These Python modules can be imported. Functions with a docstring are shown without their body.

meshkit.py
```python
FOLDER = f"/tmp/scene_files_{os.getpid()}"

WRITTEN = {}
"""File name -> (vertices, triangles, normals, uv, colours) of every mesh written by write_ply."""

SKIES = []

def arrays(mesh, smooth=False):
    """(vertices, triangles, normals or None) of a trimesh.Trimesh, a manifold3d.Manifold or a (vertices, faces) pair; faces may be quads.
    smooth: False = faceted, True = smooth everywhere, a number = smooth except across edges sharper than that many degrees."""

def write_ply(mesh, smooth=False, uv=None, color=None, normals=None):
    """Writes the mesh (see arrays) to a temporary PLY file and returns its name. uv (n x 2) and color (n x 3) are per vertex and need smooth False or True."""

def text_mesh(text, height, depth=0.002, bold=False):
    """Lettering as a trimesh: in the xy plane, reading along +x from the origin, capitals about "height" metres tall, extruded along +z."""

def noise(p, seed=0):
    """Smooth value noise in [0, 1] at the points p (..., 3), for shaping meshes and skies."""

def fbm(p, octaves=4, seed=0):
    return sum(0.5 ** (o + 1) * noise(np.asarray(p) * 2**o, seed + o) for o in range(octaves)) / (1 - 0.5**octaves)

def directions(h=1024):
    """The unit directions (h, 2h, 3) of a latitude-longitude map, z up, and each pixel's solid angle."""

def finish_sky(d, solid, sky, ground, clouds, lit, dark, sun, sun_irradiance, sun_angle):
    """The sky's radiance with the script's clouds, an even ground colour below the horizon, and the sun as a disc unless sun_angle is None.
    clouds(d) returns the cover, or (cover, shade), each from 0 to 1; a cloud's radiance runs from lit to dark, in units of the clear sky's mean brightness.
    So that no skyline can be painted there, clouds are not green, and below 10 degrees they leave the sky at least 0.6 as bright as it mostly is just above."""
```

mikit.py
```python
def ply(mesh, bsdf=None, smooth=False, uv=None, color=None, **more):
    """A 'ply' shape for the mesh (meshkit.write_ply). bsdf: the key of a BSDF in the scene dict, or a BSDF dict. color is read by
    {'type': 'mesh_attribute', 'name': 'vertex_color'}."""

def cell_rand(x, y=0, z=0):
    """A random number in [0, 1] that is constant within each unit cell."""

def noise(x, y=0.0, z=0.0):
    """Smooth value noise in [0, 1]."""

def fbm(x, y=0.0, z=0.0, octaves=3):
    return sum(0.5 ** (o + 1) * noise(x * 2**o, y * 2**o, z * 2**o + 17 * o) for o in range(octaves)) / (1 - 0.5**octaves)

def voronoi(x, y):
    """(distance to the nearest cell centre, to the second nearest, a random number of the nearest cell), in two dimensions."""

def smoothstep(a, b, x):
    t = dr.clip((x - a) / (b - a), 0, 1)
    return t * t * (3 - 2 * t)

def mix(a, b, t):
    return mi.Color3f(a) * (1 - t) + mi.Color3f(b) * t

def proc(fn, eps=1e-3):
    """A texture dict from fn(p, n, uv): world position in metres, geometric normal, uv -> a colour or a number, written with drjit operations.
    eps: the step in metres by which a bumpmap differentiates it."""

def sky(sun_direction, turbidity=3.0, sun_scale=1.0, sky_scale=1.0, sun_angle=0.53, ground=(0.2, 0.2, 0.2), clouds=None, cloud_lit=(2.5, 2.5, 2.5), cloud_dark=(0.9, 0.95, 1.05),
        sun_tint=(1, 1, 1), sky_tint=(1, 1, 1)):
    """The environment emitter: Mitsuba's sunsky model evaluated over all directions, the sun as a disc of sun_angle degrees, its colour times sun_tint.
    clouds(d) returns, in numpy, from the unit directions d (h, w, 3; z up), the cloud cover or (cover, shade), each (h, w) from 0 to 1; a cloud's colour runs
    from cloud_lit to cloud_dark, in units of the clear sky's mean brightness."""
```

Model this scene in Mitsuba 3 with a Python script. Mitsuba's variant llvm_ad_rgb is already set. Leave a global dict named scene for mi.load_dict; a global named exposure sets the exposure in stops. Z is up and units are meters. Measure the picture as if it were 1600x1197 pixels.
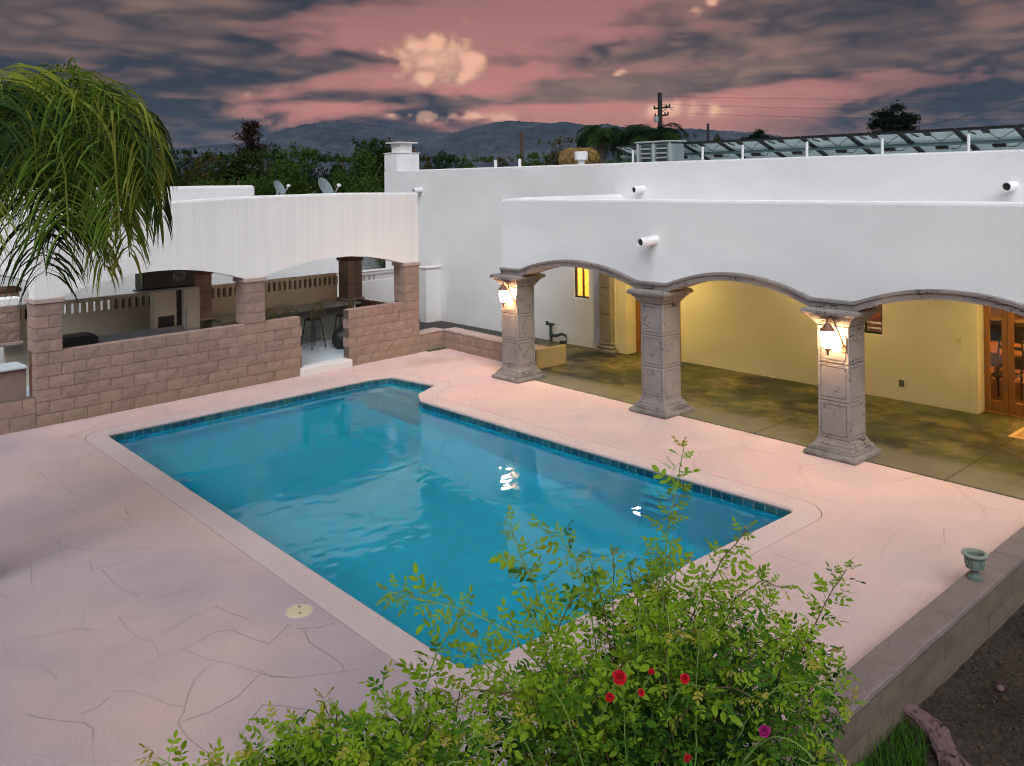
import math, random
import numpy as np, trimesh, drjit as dr, mitsuba as mi
import manifold3d as m3
import shapely
from shapely.geometry import Polygon, LineString, Point, box as sbox
import mikit, meshkit
from mikit import proc, noise, fbm, voronoi, cell_rand, smoothstep, mix

rng = np.random.default_rng(7)
random.seed(7)
scene, labels = {"type": "scene"}, {}
T = mi.ScalarTransform4f
PI = math.pi

# ------------------------------------------------------------------ camera, sky, exposure
EYE = np.array([0.0, 0.0, 4.0])
FWD = np.array([0.670955, 0.741498, 0.0])
RIGHT = np.array([0.741422, -0.670887, -0.014300])
UPV = np.array([0.010603, -0.009594, 0.999898])
scene["camera"] = {
    "type": "perspective", "fov": 2 * math.degrees(math.atan(800 / 1346.0)), "fov_axis": "x",
    "principal_point_offset_y": 0.2627, "near_clip": 0.05, "far_clip": 60000.0,
    "to_world": T().look_at(origin=EYE.tolist(), target=(EYE + FWD).tolist(), up=UPV.tolist())}
exposure = 1.3


def cloud_field(d):
    """Dusk clouds: dark flat banks and a few lit heaps over a rosy sky; the cover goes on all round."""
    az = np.degrees(np.arctan2(d @ np.array([0.7415, -0.671, 0.0]), d @ FWD))
    el = np.degrees(np.arcsin(np.clip(d[..., 2], -1, 1)))
    # a cloud deck seen in perspective: heaps flatten towards the horizon, and no seam round the compass
    k = 1.0 / (d[..., 2] + 0.16)
    P = np.stack([d[..., 0] * k * 1.25, d[..., 1] * k * 1.25, 3.0 * np.tanh(d[..., 2] * 2.8)], -1)
    w1 = meshkit.fbm(P * 1.1, 4, 11) - 0.5
    w2 = meshkit.fbm(P * 1.1 + 31, 4, 12) - 0.5
    Q = P + np.stack([w1, w2, w1 * 0.5], -1) * 0.9
    n = meshkit.fbm(Q * np.array([1.15, 1.15, 1.55]), 7, 3) - 0.5
    puff = np.minimum(1, np.abs(meshkit.fbm(Q * np.array([4.2, 4.2, 5.2]) + 5, 3, 23) - 0.5) * 3.6)

    puff_h = np.minimum(1, np.abs(meshkit.fbm(np.stack([az / 1.9, el / 1.5, az * 0 + 2], -1), 6, 29) - 0.5) * 3.6)
    big_h = meshkit.fbm(np.stack([az / 4.2, el / 3.0, az * 0 + 4], -1), 3, 37) - 0.5

    def bank(a0, e0, sa, se, tilt=0.0):
        x, y = (az - a0) / sa, (el - e0 - tilt * (az - a0)) / se
        return np.exp(-(x * x) - np.where(y < 0, 1.6, 0.8) * y * y)
    g = (1.15 * bank(-26, 12.0, 12, 1.9) + 0.55 * bank(-27, 8.6, 6, 1.3) + 0.60 * bank(-19.4, 9.3, 1.3, 0.5) + 0.62 * bank(-20, 7.5, 4.5, 1.0) + 0.50 * bank(-13, 7.3, 4.5, 0.8)
         + 0.85 * bank(-3.5, 5.5, 12, 0.55) + 0.80 * bank(10.5, 8.6, 13, 1.05, 0.05) + 0.85 * bank(23, 10.7, 6, 1.1) + 0.5 * bank(16.5, 10.5, 3, 0.45)
         + 0.85 * bank(15, 6.4, 13, 0.65, 0.08) + 0.45 * bank(4, 6.3, 5, 0.5) + 0.70 * bank(31, 8.0, 7, 4.5) + 0.62 * bank(-21, 3.0, 8, 0.9) + 0.55 * bank(24, 4.0, 9, 0.8) + 0.45 * bank(-33, 7, 6, 3) - 0.55 * bank(-7, 11.2, 8, 1.9) - 0.35 * bank(4, 11.8, 6, 1.3))
    heap = (1.25 * bank(-5.0, 8.4, 3.6, 1.6) + 0.70 * bank(-5, 6.7, 4.5, 0.8) + 0.6 * bank(13.2, 11.0, 1.7, 1.2) + 0.75 * bank(7.3, 6.95, 0.9, 0.3) + 0.85 * bank(12, 4.4, 5.5, 0.9)
            + 0.7 * bank(-6, 4.3, 7, 0.75) + 0.55 * bank(-22, 5.3, 5, 0.8) + 0.5 * bank(-28, 9.9, 2.4, 0.9) + 0.35 * bank(-15, 6.0, 3, 0.5))
    out = np.clip((np.abs(az) - 36) / 12, 0, 1)
    out = np.maximum(out, np.clip((el - 12.5) / 4, 0, 1))
    dens = 1.6 * n + 0.56 * g + 0.085 + 0.26 * out + 0.22 * np.clip((-az - 8) / 14, 0, 1) + 0.14 * np.clip((az - 6) / 14, 0, 1) * (1 - out) + 0.16 * (0.4 - puff)
    hd = 0.45 * n + 0.40 * big_h + 0.62 * heap - 0.195 + 0.26 * (puff_h - 0.30)
    dark_cover = np.clip(dens / 0.46, 0, 1)
    dark_cover = dark_cover * dark_cover * (3 - 2 * dark_cover)
    heap_cover = np.clip(hd / 0.36, 0, 1)
    heap_cover = heap_cover * heap_cover * (3 - 2 * heap_cover)
    veil = 0.12 + 0.75 * np.clip((az - 14) / 14, 0, 1) * (1 - out) + 0.40 * np.clip((-az - 12) / 12, 0, 1) * (1 - out) + 0.85 * out + 0.62 * np.clip((5.5 - el) / 3.0, 0, 1)
    veil = np.clip(veil + 0.7 * n, 0, 0.92)
    cover = np.maximum.reduce([dark_cover, heap_cover * 0.95, veil])
    thick = np.clip(0.90 + 0.05 * np.clip((az - 8) / 14, 0, 1) * (1 - out) + 0.16 * (0.34 - puff) + 0.55 * w2 + 0.25 * n + 0.04 * out, 0.74, 0.99)
    lit = np.clip(0.50 - 0.7 * hd + 0.55 * (0.32 - puff_h), 0.05, 0.72)
    both = np.clip((heap_cover - dark_cover) * 3 + 0.5, 0, 1)
    shade = both * (lit * heap_cover + (1 - heap_cover) * 0.74) + (1 - both) * (thick * dark_cover + (1 - dark_cover) * np.minimum(0.97, 0.77 + 0.12 * np.clip((az - 12) / 14, 0, 1) * (1 - out) + 0.14 * out + 0.12 * np.clip((3.6 - el) / 2.0, 0, 1)))
    return np.clip(cover, 0, 1), np.clip(shade, 0, 1)


SUN = np.array([-0.58, -0.62, 0.78])
scene["sky"] = mikit.sky(SUN.tolist(), turbidity=3, sun_scale=0.80, sun_angle=50.0, sky_scale=0.16, clouds=cloud_field,
                         cloud_lit=(6.2, 3.4, 2.25), cloud_dark=(0.150, 0.225, 0.36), sky_tint=(12.0, 3.25, 2.1), sun_tint=(1.05, 1.38, 1.97), ground=(0.2, 0.17, 0.15))


# ------------------------------------------------------------------ helpers
def add(key, mesh, bsdf, smooth=False, kind=None, label=None, cat=None, group=None, **kw):
    base, n = key, 0
    while key in scene:
        n += 1
        key = f"{base}_{n:03d}"
    scene[key] = mikit.ply(mesh, bsdf, smooth, **kw)
    tag(key, label, cat, group, kind)
    return key


def put(key, shape, label=None, cat=None, group=None, kind=None):
    base, n = key, 0
    while key in scene:
        n += 1
        key = f"{base}_{n:03d}"
    scene[key] = shape
    tag(key, label, cat, group, kind)
    return key


def tag(key, label=None, cat=None, group=None, kind=None):
    e = {k: v for k, v in (("label", label), ("category", cat), ("group", group), ("kind", kind)) if v}
    if e:
        labels[key] = {**labels.get(key, {}), **e}


def thing(base, label, cat, group=None, kind=None):
    key, n = base, 0
    while key in labels or key in scene:
        n += 1
        key = f"{base}_{n:03d}"
    tag(key, label, cat, group, kind)
    return key


def cat_(*ms):
    ms = [m for m in ms if m is not None]
    return trimesh.util.concatenate(ms)


def bx(x0, x1, y0, y1, z0, z1):
    m = trimesh.creation.box((abs(x1 - x0), abs(y1 - y0), abs(z1 - z0)))
    m.apply_translation(((x0 + x1) / 2, (y0 + y1) / 2, (z0 + z1) / 2))
    return m


def tri(man):
    m = man.to_mesh()
    return trimesh.Trimesh(np.array(m.vert_properties[:, :3]), np.array(m.tri_verts), process=False)


def rbox(x0, x1, y0, y1, z0, z1, r=0.01):
    """A box with bevelled edges (hull of three boxes)."""
    r = min(r, abs(x1 - x0) / 2.01, abs(y1 - y0) / 2.01, abs(z1 - z0) / 2.01)
    p = []
    for dx, dy, dz in ((0, r, r), (r, 0, r), (r, r, 0)):
        for x in (x0 + dx, x1 - dx):
            for y in (y0 + dy, y1 - dy):
                for z in (z0 + dz, z1 - dz):
                    p.append((x, y, z))
    return tri(m3.Manifold.hull_points(np.array(p, np.float32)))


def tube(pts, radii, sides=6, cap=True):
    p = np.asarray(pts, float)
    r = np.broadcast_to(radii, (len(p),))
    t = np.gradient(p, axis=0)
    t /= np.linalg.norm(t, axis=1, keepdims=True) + 1e-12
    ref = np.array([0, 0, 1.0]) if abs(t[0, 2]) < 0.9 else np.array([1.0, 0, 0])
    a = np.cross(t, ref)
    a /= np.linalg.norm(a, axis=1, keepdims=True) + 1e-12
    b = np.cross(t, a)
    ang = np.arange(sides) * 2 * PI / sides
    v = (p[:, None] + r[:, None, None] * (np.cos(ang)[None, :, None] * a[:, None] + np.sin(ang)[None, :, None] * b[:, None])).reshape(-1, 3)
    i, j = np.meshgrid(np.arange(len(p) - 1), np.arange(sides), indexing="ij")
    q = np.stack([i * sides + j, i * sides + (j + 1) % sides, (i + 1) * sides + (j + 1) % sides, (i + 1) * sides + j], -1).reshape(-1, 4)
    f = np.vstack([q[:, [0, 2, 1]], q[:, [0, 3, 2]]])
    if cap:
        n = len(v)
        v = np.vstack([v, p[:1], p[-1:]])
        jj = np.arange(sides)
        e = (len(p) - 1) * sides
        f = np.vstack([f, np.stack([jj * 0 + n, jj, (jj + 1) % sides], 1), np.stack([jj * 0 + n + 1, e + (jj + 1) % sides, e + jj], 1)])
    return trimesh.Trimesh(v, f, process=False)


def lathe(profile, sides=24, center=(0, 0, 0)):
    m = trimesh.creation.revolve(np.array(profile, float), sections=sides)
    m.apply_translation(center)
    return m


def square_loft(profile, cx, cy):
    """Square rings (half width, z) joined bottom to top, closed at both ends."""
    v, f = [], []
    for h, z in profile:
        v += [(cx - h, cy - h, z), (cx + h, cy - h, z), (cx + h, cy + h, z), (cx - h, cy + h, z)]
    for i in range(len(profile) - 1):
        for j in range(4):
            a, b = i * 4 + j, i * 4 + (j + 1) % 4
            f += [(a, b, b + 4), (a, b + 4, a + 4)]
    n = len(profile) * 4 - 4
    f += [(0, 2, 1), (0, 3, 2), (n, n + 1, n + 2), (n, n + 2, n + 3)]
    return trimesh.Trimesh(np.array(v, float), np.array(f), process=False)


def sheet(poly, z):
    v, f = trimesh.creation.triangulate_polygon(poly, engine="earcut")
    v = np.column_stack([v, np.full(len(v), z)])
    n = np.cross(v[f[:, 1]] - v[f[:, 0]], v[f[:, 2]] - v[f[:, 0]])[:, 2]
    f = np.where((n < 0)[:, None], f[:, ::-1], f)
    return trimesh.Trimesh(v, f, process=False)


def slab(poly, z0, z1):
    m = trimesh.creation.extrude_polygon(poly, z1 - z0, engine="earcut")
    m.apply_translation((0, 0, z0))
    return m


def ext_yz(poly, x0, x1):
    """A (Y, z) outline extruded along X from x0 to x1."""
    m = trimesh.creation.extrude_polygon(poly, x1 - x0, engine="earcut")
    v = np.array(m.vertices)
    return trimesh.Trimesh(np.column_stack([v[:, 2] + x0, v[:, 0], v[:, 1]]), m.faces, process=False)


def ext_xz(poly, y0, y1):
    m = trimesh.creation.extrude_polygon(poly, y1 - y0, engine="earcut")
    v = np.array(m.vertices)
    return trimesh.Trimesh(np.column_stack([v[:, 0], y1 - v[:, 2], v[:, 1]]), m.faces, process=False)


def man(mesh):
    mesh = mesh.copy()
    mesh.merge_vertices()
    return m3.Manifold(m3.Mesh(np.array(mesh.vertices, np.float32), np.array(mesh.faces, np.uint32)))


def round_top(thick, z0, z1, r, n=5):
    """Cross-section (thickness, z) of a stucco wall with soft top edges."""
    pts = [(0, z0), (thick, z0)]
    for i in range(n + 1):
        t = i / n * PI / 2
        pts.append((thick - r + r * math.cos(t), z1 - r + r * math.sin(t)))
    for i in range(n + 1):
        t = PI / 2 + i / n * PI / 2
        pts.append((r + r * math.cos(t), z1 - r + r * math.sin(t)))
    return Polygon(pts)


# the cabana stands in a frame of its own: u along its front, v into it
CA = math.radians(3.716)
CM = np.array([[math.cos(CA), -math.sin(CA), 0, 3.72], [math.sin(CA), math.cos(CA), 0, 16.03], [0, 0, 1, 0], [0, 0, 0, 1.0]])


def cab(m):
    m = m.copy()
    m.apply_transform(CM)
    return m


def cabp(u, v, z=0.0):
    return (CM @ np.array([u, v, z, 1.0]))[:3]


# ------------------------------------------------------------------ materials
def mat(name, d):
    scene[name] = d
    return name


def rgb(c):
    return {"type": "rgb", "value": list(map(float, c))}


def pri(c, rough=0.6, metal=0.0, spec=0.5, **kw):
    return {"type": "twosided", "b": {"type": "principled", "base_color": c if isinstance(c, dict) else rgb(c), "roughness": rough, "metallic": metal, "specular": spec, **kw}}


def bump(inner, fn, scale, eps=2e-3):
    return {"type": "twosided", "b": {"type": "bumpmap", "arbitrary": proc(fn, eps), "scale": scale, "inner": inner}}


def pr(c, rough=0.6, metal=0.0, spec=0.5, **kw):
    return {"type": "principled", "base_color": c if isinstance(c, dict) else rgb(c), "roughness": rough, "metallic": metal, "specular": spec, **kw}


def stucco_fn(p, n, uv):
    a = fbm(p.x * 0.7 + p.z * 0.3, p.y * 0.7, p.z * 0.9, 4)
    g = noise(p.x * 60, p.y * 60, p.z * 60)
    k = 0.87 + 0.20 * a + 0.03 * (g - 0.5)
    splash = smoothstep(0.45, 0.0, p.z) * fbm(p.x * 3, p.y * 3, p.z * 5, 3)
    return mix((0.80 * 1, 0.775, 0.775), (0.50, 0.44, 0.38), 0.55 * splash) * k


def stucco_b(p, n, uv):
    return fbm(p.x * 45, p.y * 45, p.z * 45, 3) + 7.0 * fbm(p.x * 2.3, p.y * 2.3, p.z * 2.3, 3)


mat("stucco", bump(pr(proc(stucco_fn), 0.85, spec=0.25), stucco_b, 0.0022, 4e-3))


def streak_fn(p, n, uv):
    t = p.x * math.cos(CA) + p.y * math.sin(CA)
    w = fbm(t * 17.0 + 1.2 * noise(t * 4, p.z * 1.5), p.z * 0.3, 2, 4)
    a = fbm(t * 0.8, p.z * 0.8, 5, 3)
    g = noise(p.x * 60, p.y * 60, p.z * 60)
    d = smoothstep(0.42, 0.68, w) * (0.55 + 0.45 * smoothstep(2.2, 3.7, p.z))
    return mix((0.80, 0.765, 0.755), (0.66, 0.64, 0.63), d * 0.32) * (0.95 + 0.1 * a + 0.03 * (g - 0.5))


mat("stucco_streaked", bump(pr(proc(streak_fn), 0.85, spec=0.25), stucco_b, 0.0022, 4e-3))


def tan_fn(p, n, uv):
    a = fbm(p.x * 1.1, p.y * 1.1, p.z * 1.3, 4)
    return mix((0.60, 0.52, 0.40), (0.73, 0.655, 0.53), a)


mat("stucco_tan", bump(pr(proc(tan_fn), 0.85, spec=0.2), stucco_b, 0.0022, 4e-3))


def block_fn(tint):
    def tn(k):
        return tuple(float(x * k) for x in tint)

    def fn(p, n, uv):
        a = fbm(p.x * 7, p.y * 7, p.z * 7, 4)
        g = noise(p.x * 95, p.y * 95, p.z * 95)
        s = smoothstep(0.72, 0.8, noise(p.x * 140, p.y * 140, p.z * 140))
        low = smoothstep(0.5, 0.0, p.z) * fbm(p.x * 2.2, p.y * 2.2, p.z * 4, 3)
        c = mix(tn(0.78), tn(1.22), a) * (0.86 + 0.28 * g)
        return mix(mix(c, tn(0.35), s * 0.6), (0.20, 0.165, 0.10), low * 0.65)
    return fn


def block_b(p, n, uv):
    return fbm(p.x * 38, p.y * 38, p.z * 38, 4)


BLOCKS = []
for i, c in enumerate([(0.310, 0.205, 0.170), (0.328, 0.216, 0.176), (0.290, 0.190, 0.160), (0.318, 0.212, 0.168)]):
    BLOCKS.append(mat(f"block_bsdf_{i}", bump(pr(proc(block_fn(c)), 0.9, spec=0.2), block_b, 0.006, 3e-3)))
mat("mortar", pri((0.12, 0.085, 0.07), 0.95, spec=0.1))
mat("block_cap", bump(pr(proc(block_fn((0.42, 0.315, 0.285))), 0.9, spec=0.2), block_b, 0.004, 3e-3))
mat("shade_block", bump(pr(proc(block_fn((0.105, 0.070, 0.066))), 0.9, spec=0.2), block_b, 0.006, 3e-3))  # block colour darkened to stand in for shade on the retaining wall
mat("shade_cap", bump(pr(proc(block_fn((0.215, 0.152, 0.162))), 0.9, spec=0.2), block_b, 0.004, 3e-3))  # cap colour with the same shade painted in
mat("rust_pole", pri((0.085, 0.045, 0.035), 0.9))
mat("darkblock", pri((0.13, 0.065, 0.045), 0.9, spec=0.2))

# seams pressed into the deck, as polylines on the ground in metres
SEAMS = [[(3.06, 13.78), (3.16, 13.45), (3.18, 13.08), (3.07, 12.6)], [(2.21, 11.19), (2.46, 10.98), (2.68, 10.92), (3.04, 10.75), (3.36, 10.58)], [(2.68, 10.92), (2.7, 10.6), (2.78, 10.37), (2.97, 10.09)], [(2.06, 10.48), (2.37, 10.38), (2.74, 10.45)], [(2.79, 9.94), (2.76, 9.68), (2.94, 9.66), (3.1, 9.64)], [(2.85, 9.62), (2.84, 9.19), (2.85, 9.0), (2.9, 8.81), (2.89, 8.74)], [(2.31, 10.3), (2.21, 9.83), (2.21, 9.61)], [(2.94, 11.89), (3.07, 11.68), (3.11, 11.41)], [(3.61, 11.24), (3.55, 11.03), (3.51, 10.8)], [(3.79, 13.87), (3.64, 13.39), (3.66, 13.19)], [(3.76, 14.45), (3.9, 14.37)], [(2.96, 10.06), (3.42, 9.83)], [(3.4, 9.32), (3.66, 9.1), (4.02, 8.72)], [(2.63, 8.48), (2.61, 8.24), (2.63, 7.96), (2.7, 7.8), (2.68, 7.61), (2.66, 7.49)], [(2.53, 7.46), (2.66, 7.49), (2.84, 7.48), (3.14, 7.55), (3.3, 7.46)], [(2.84, 7.47), (2.9, 7.24), (3.05, 6.94), (3.19, 6.61), (3.33, 6.43)], [(2.92, 7.09), (2.76, 6.96), (2.61, 6.73), (2.5, 6.55), (2.43, 6.47), (2.4, 6.26), (2.42, 6.06), (2.48, 5.83)], [(2.22, 7.23), (2.33, 7.12), (2.42, 6.91), (2.46, 6.74), (2.54, 6.62)], [(1.94, 7.1), (2.05, 7.1), (2.17, 7.18)], [(1.64, 7.38), (1.69, 7.28), (1.83, 7.09), (1.92, 6.97), (1.95, 6.84), (1.83, 6.39)], [(1.7, 8.65), (1.71, 8.37), (1.75, 8.18), (1.85, 8.09), (1.89, 7.9), (1.91, 7.72)], [(2.07, 8.62), (2.16, 8.58), (2.37, 8.37)], [(3.38, 8.02), (3.43, 7.79), (3.49, 7.55)], [(3.38, 8.02), (3.1, 8.0), (2.76, 7.86)], [(3.29, 7.44), (3.34, 7.26), (3.41, 7.05)], [(3.41, 7.05), (3.56, 7.14), (3.71, 7.23)], [(2.99, 6.26), (3.1, 6.12), (3.2, 5.94)], [(2.43, 6.47), (2.65, 6.44), (2.91, 6.48), (3.15, 6.63)], [(2.99, 6.26), (2.82, 6.15), (2.66, 5.98)], [(1.92, 9.74), (1.97, 9.6)], [(2.85, 8.64), (3.1, 8.56), (3.37, 8.48)], [(3.73, 7.11), (3.9, 6.99), (4.06, 6.96)], [(3.77, 7.05), (3.7, 6.83), (3.73, 6.54), (3.73, 6.3), (3.69, 6.21)], [(3.17, 6.74), (3.23, 6.53), (3.36, 6.39), (3.69, 6.21), (3.91, 6.1)], [(8.74, 4.09), (9.1, 4.23), (9.62, 4.34), (9.8, 4.25)], [(9.09, 3.93), (9.3, 3.96), (9.67, 3.83)], [(10.14, 4.0), (9.78, 3.85), (9.72, 3.78)], [(8.18, 3.79), (8.32, 3.76), (8.36, 3.52)], [(8.36, 3.52), (8.58, 3.59), (8.71, 3.54)], [(8.83, 3.52), (8.97, 3.56), (9.06, 3.53)], [(8.18, 4.96), (8.19, 4.55)], [(10.63, 4.57), (10.8, 4.51)], [(7.85, 3.83), (7.88, 3.69)]]


def seam_dist(p):
    best = mi.Float(9.0)
    wob = 0.05 * (noise(p.x * 2.3, p.y * 2.3, 4) - 0.5)
    wob2 = 0.05 * (noise(p.x * 2.1 + 9, p.y * 2.1, 8) - 0.5)
    for line in SEAMS:
        for (ax, ay), (bx_, by_) in zip(line[:-1], line[1:]):
            dx, dy = bx_ - ax, by_ - ay
            L2 = dx * dx + dy * dy + 1e-9
            qx, qy = p.x + wob - ax, p.y + wob2 - ay
            t = dr.clip((qx * dx + qy * dy) / L2, 0, 1)
            best = dr.minimum(best, dr.square(qx - t * dx) + dr.square(qy - t * dy))
    return dr.sqrt(best)


def flag_edge(p):
    x, y = p.x * 0.62 + 0.6 * fbm(p.x * 0.9, p.y * 0.9, 1, 2), p.y * 0.62 + 0.6 * fbm(p.x * 0.9 + 7, p.y * 0.9, 2, 2)
    f1, f2, w = voronoi(x, y)
    return (f2 - f1), w


def deck_fn(p, n, uv):
    e, w = flag_edge(p)
    a = fbm(p.x * 0.45, p.y * 0.45, 0, 4)
    b = fbm(p.x * 2.1, p.y * 2.1, 3, 4)
    g = noise(p.x * 130, p.y * 130, 1)
    left_dim = smoothstep(0.15, 0.85, 0.5 + (5.0 - p.x) * 0.09 + 1.2 * (a - 0.5))  # dimmer light towards the left painted in as mauve, edge broken by mottling
    pink = mix((0.595, 0.410, 0.380), (0.405, 0.312, 0.338), left_dim)
    c = pink * (0.93 + 0.13 * b + 0.05 * (w - 0.5) + 0.16 * (g - 0.5))
    stain = smoothstep(0.60, 0.75, fbm(p.x * 0.9 + 3, p.y * 0.9, 6, 4))
    c = mix(c, (0.44, 0.37, 0.36), 0.28 * stain)
    far = smoothstep(0.5, 0.66, fbm(p.x * 0.7, p.y * 0.7, 12, 2))
    c = c * (1 - 0.12 * smoothstep(0.028, 0.004, e) * far)
    s = seam_dist(p)
    fade = smoothstep(0.25, 0.7, fbm(p.x * 1.1, p.y * 1.1, 20, 3))
    c = c * (1 - (0.07 + 0.30 * fade) * smoothstep(0.010, 0.002, s))
    wet = smoothstep(0.9, 0.1, dr.sqrt(dr.square(p.x - 11.6) + dr.square(p.y - 15.6) * 1.8) + 0.9 * (b - 0.5))
    return mix(c, (0.36, 0.22, 0.16), 0.5 * wet)


def deck_b(p, n, uv):
    e, w = flag_edge(p)
    return 0.8 * fbm(p.x * 60, p.y * 60, 0, 3) + 1.2 * fbm(p.x * 5, p.y * 5, 2, 3) - 1.2 * smoothstep(0.03, 0.0, e)


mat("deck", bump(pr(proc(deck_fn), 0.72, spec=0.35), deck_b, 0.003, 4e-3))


def coping_fn(p, n, uv):
    b = fbm(p.x * 2.1, p.y * 2.1, 3, 4)
    g = noise(p.x * 130, p.y * 130, p.z * 130)
    left_dim = smoothstep(0.15, 0.85, 0.5 + (4.2 - p.x) * 0.09)  # the same leftward dimming put into the coping colour
    return mix(mix((0.555, 0.405, 0.385), (0.62, 0.46, 0.43), b), (0.465, 0.375, 0.39), left_dim * 0.8) * (0.92 + 0.16 * g)


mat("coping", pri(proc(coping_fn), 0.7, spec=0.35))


def patio_fn(p, n, uv):
    a = fbm(p.x * 0.9, p.y * 0.9, 0, 5)
    b = fbm(p.x * 3.1 + 5, p.y * 3.1, 2, 4)
    g = noise(p.x * 110, p.y * 110, 3)
    h = fbm(p.x * 7.5, p.y * 7.5, 5, 4)
    c = mix((0.018, 0.017, 0.012), (0.125, 0.098, 0.042), smoothstep(0.36, 0.64, 0.6 * a + 0.4 * b)) * (0.35 + 1.3 * h) * (0.75 + 0.5 * g)
    c = mix(c, (0.045, 0.060, 0.022), 0.5 * smoothstep(0.48, 0.62, fbm(p.x * 1.6 + 11, p.y * 1.6, 9, 4)))
    edge = smoothstep(12.75, 12.35, p.x + 0.25 * (b - 0.5)) * smoothstep(15.5, 12.0, p.y)
    c = mix(c, (0.17, 0.135, 0.10), 0.7 * edge)
    jx = dr.abs(p.y - 4.6 - dr.round((p.y - 4.6) / 2.9) * 2.9)
    jd = dr.minimum(jx, dr.abs(p.x - 13.75))
    return c * (1 - 0.6 * smoothstep(0.02, 0.006, jd))


def patio_r(p, n, uv):
    return 0.32 + 0.4 * fbm(p.x * 1.4, p.y * 1.4, 7, 3)


mat("patio", {"type": "twosided", "b": pr(proc(patio_fn), proc(patio_r), spec=0.5)})


def stone_pits(p):
    f = fbm(p.x * 9, p.y * 9, p.z * 16, 3)
    pit = smoothstep(0.70, 0.76, noise(p.x * 42 + 3 * f, p.y * 42, p.z * 36)) * smoothstep(0.48, 0.66, noise(p.x * 6, p.y * 6, p.z * 6))
    vein = smoothstep(0.025, 0.008, dr.abs(fbm(p.x * 4 + p.z * 2.0, p.y * 4 - p.z * 1.5, p.z * 3, 3) - 0.52)) * smoothstep(0.78, 0.86, noise(p.x * 3.1 + 9, p.y * 3.1, p.z * 3.7))
    return dr.maximum(pit, vein)


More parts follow.
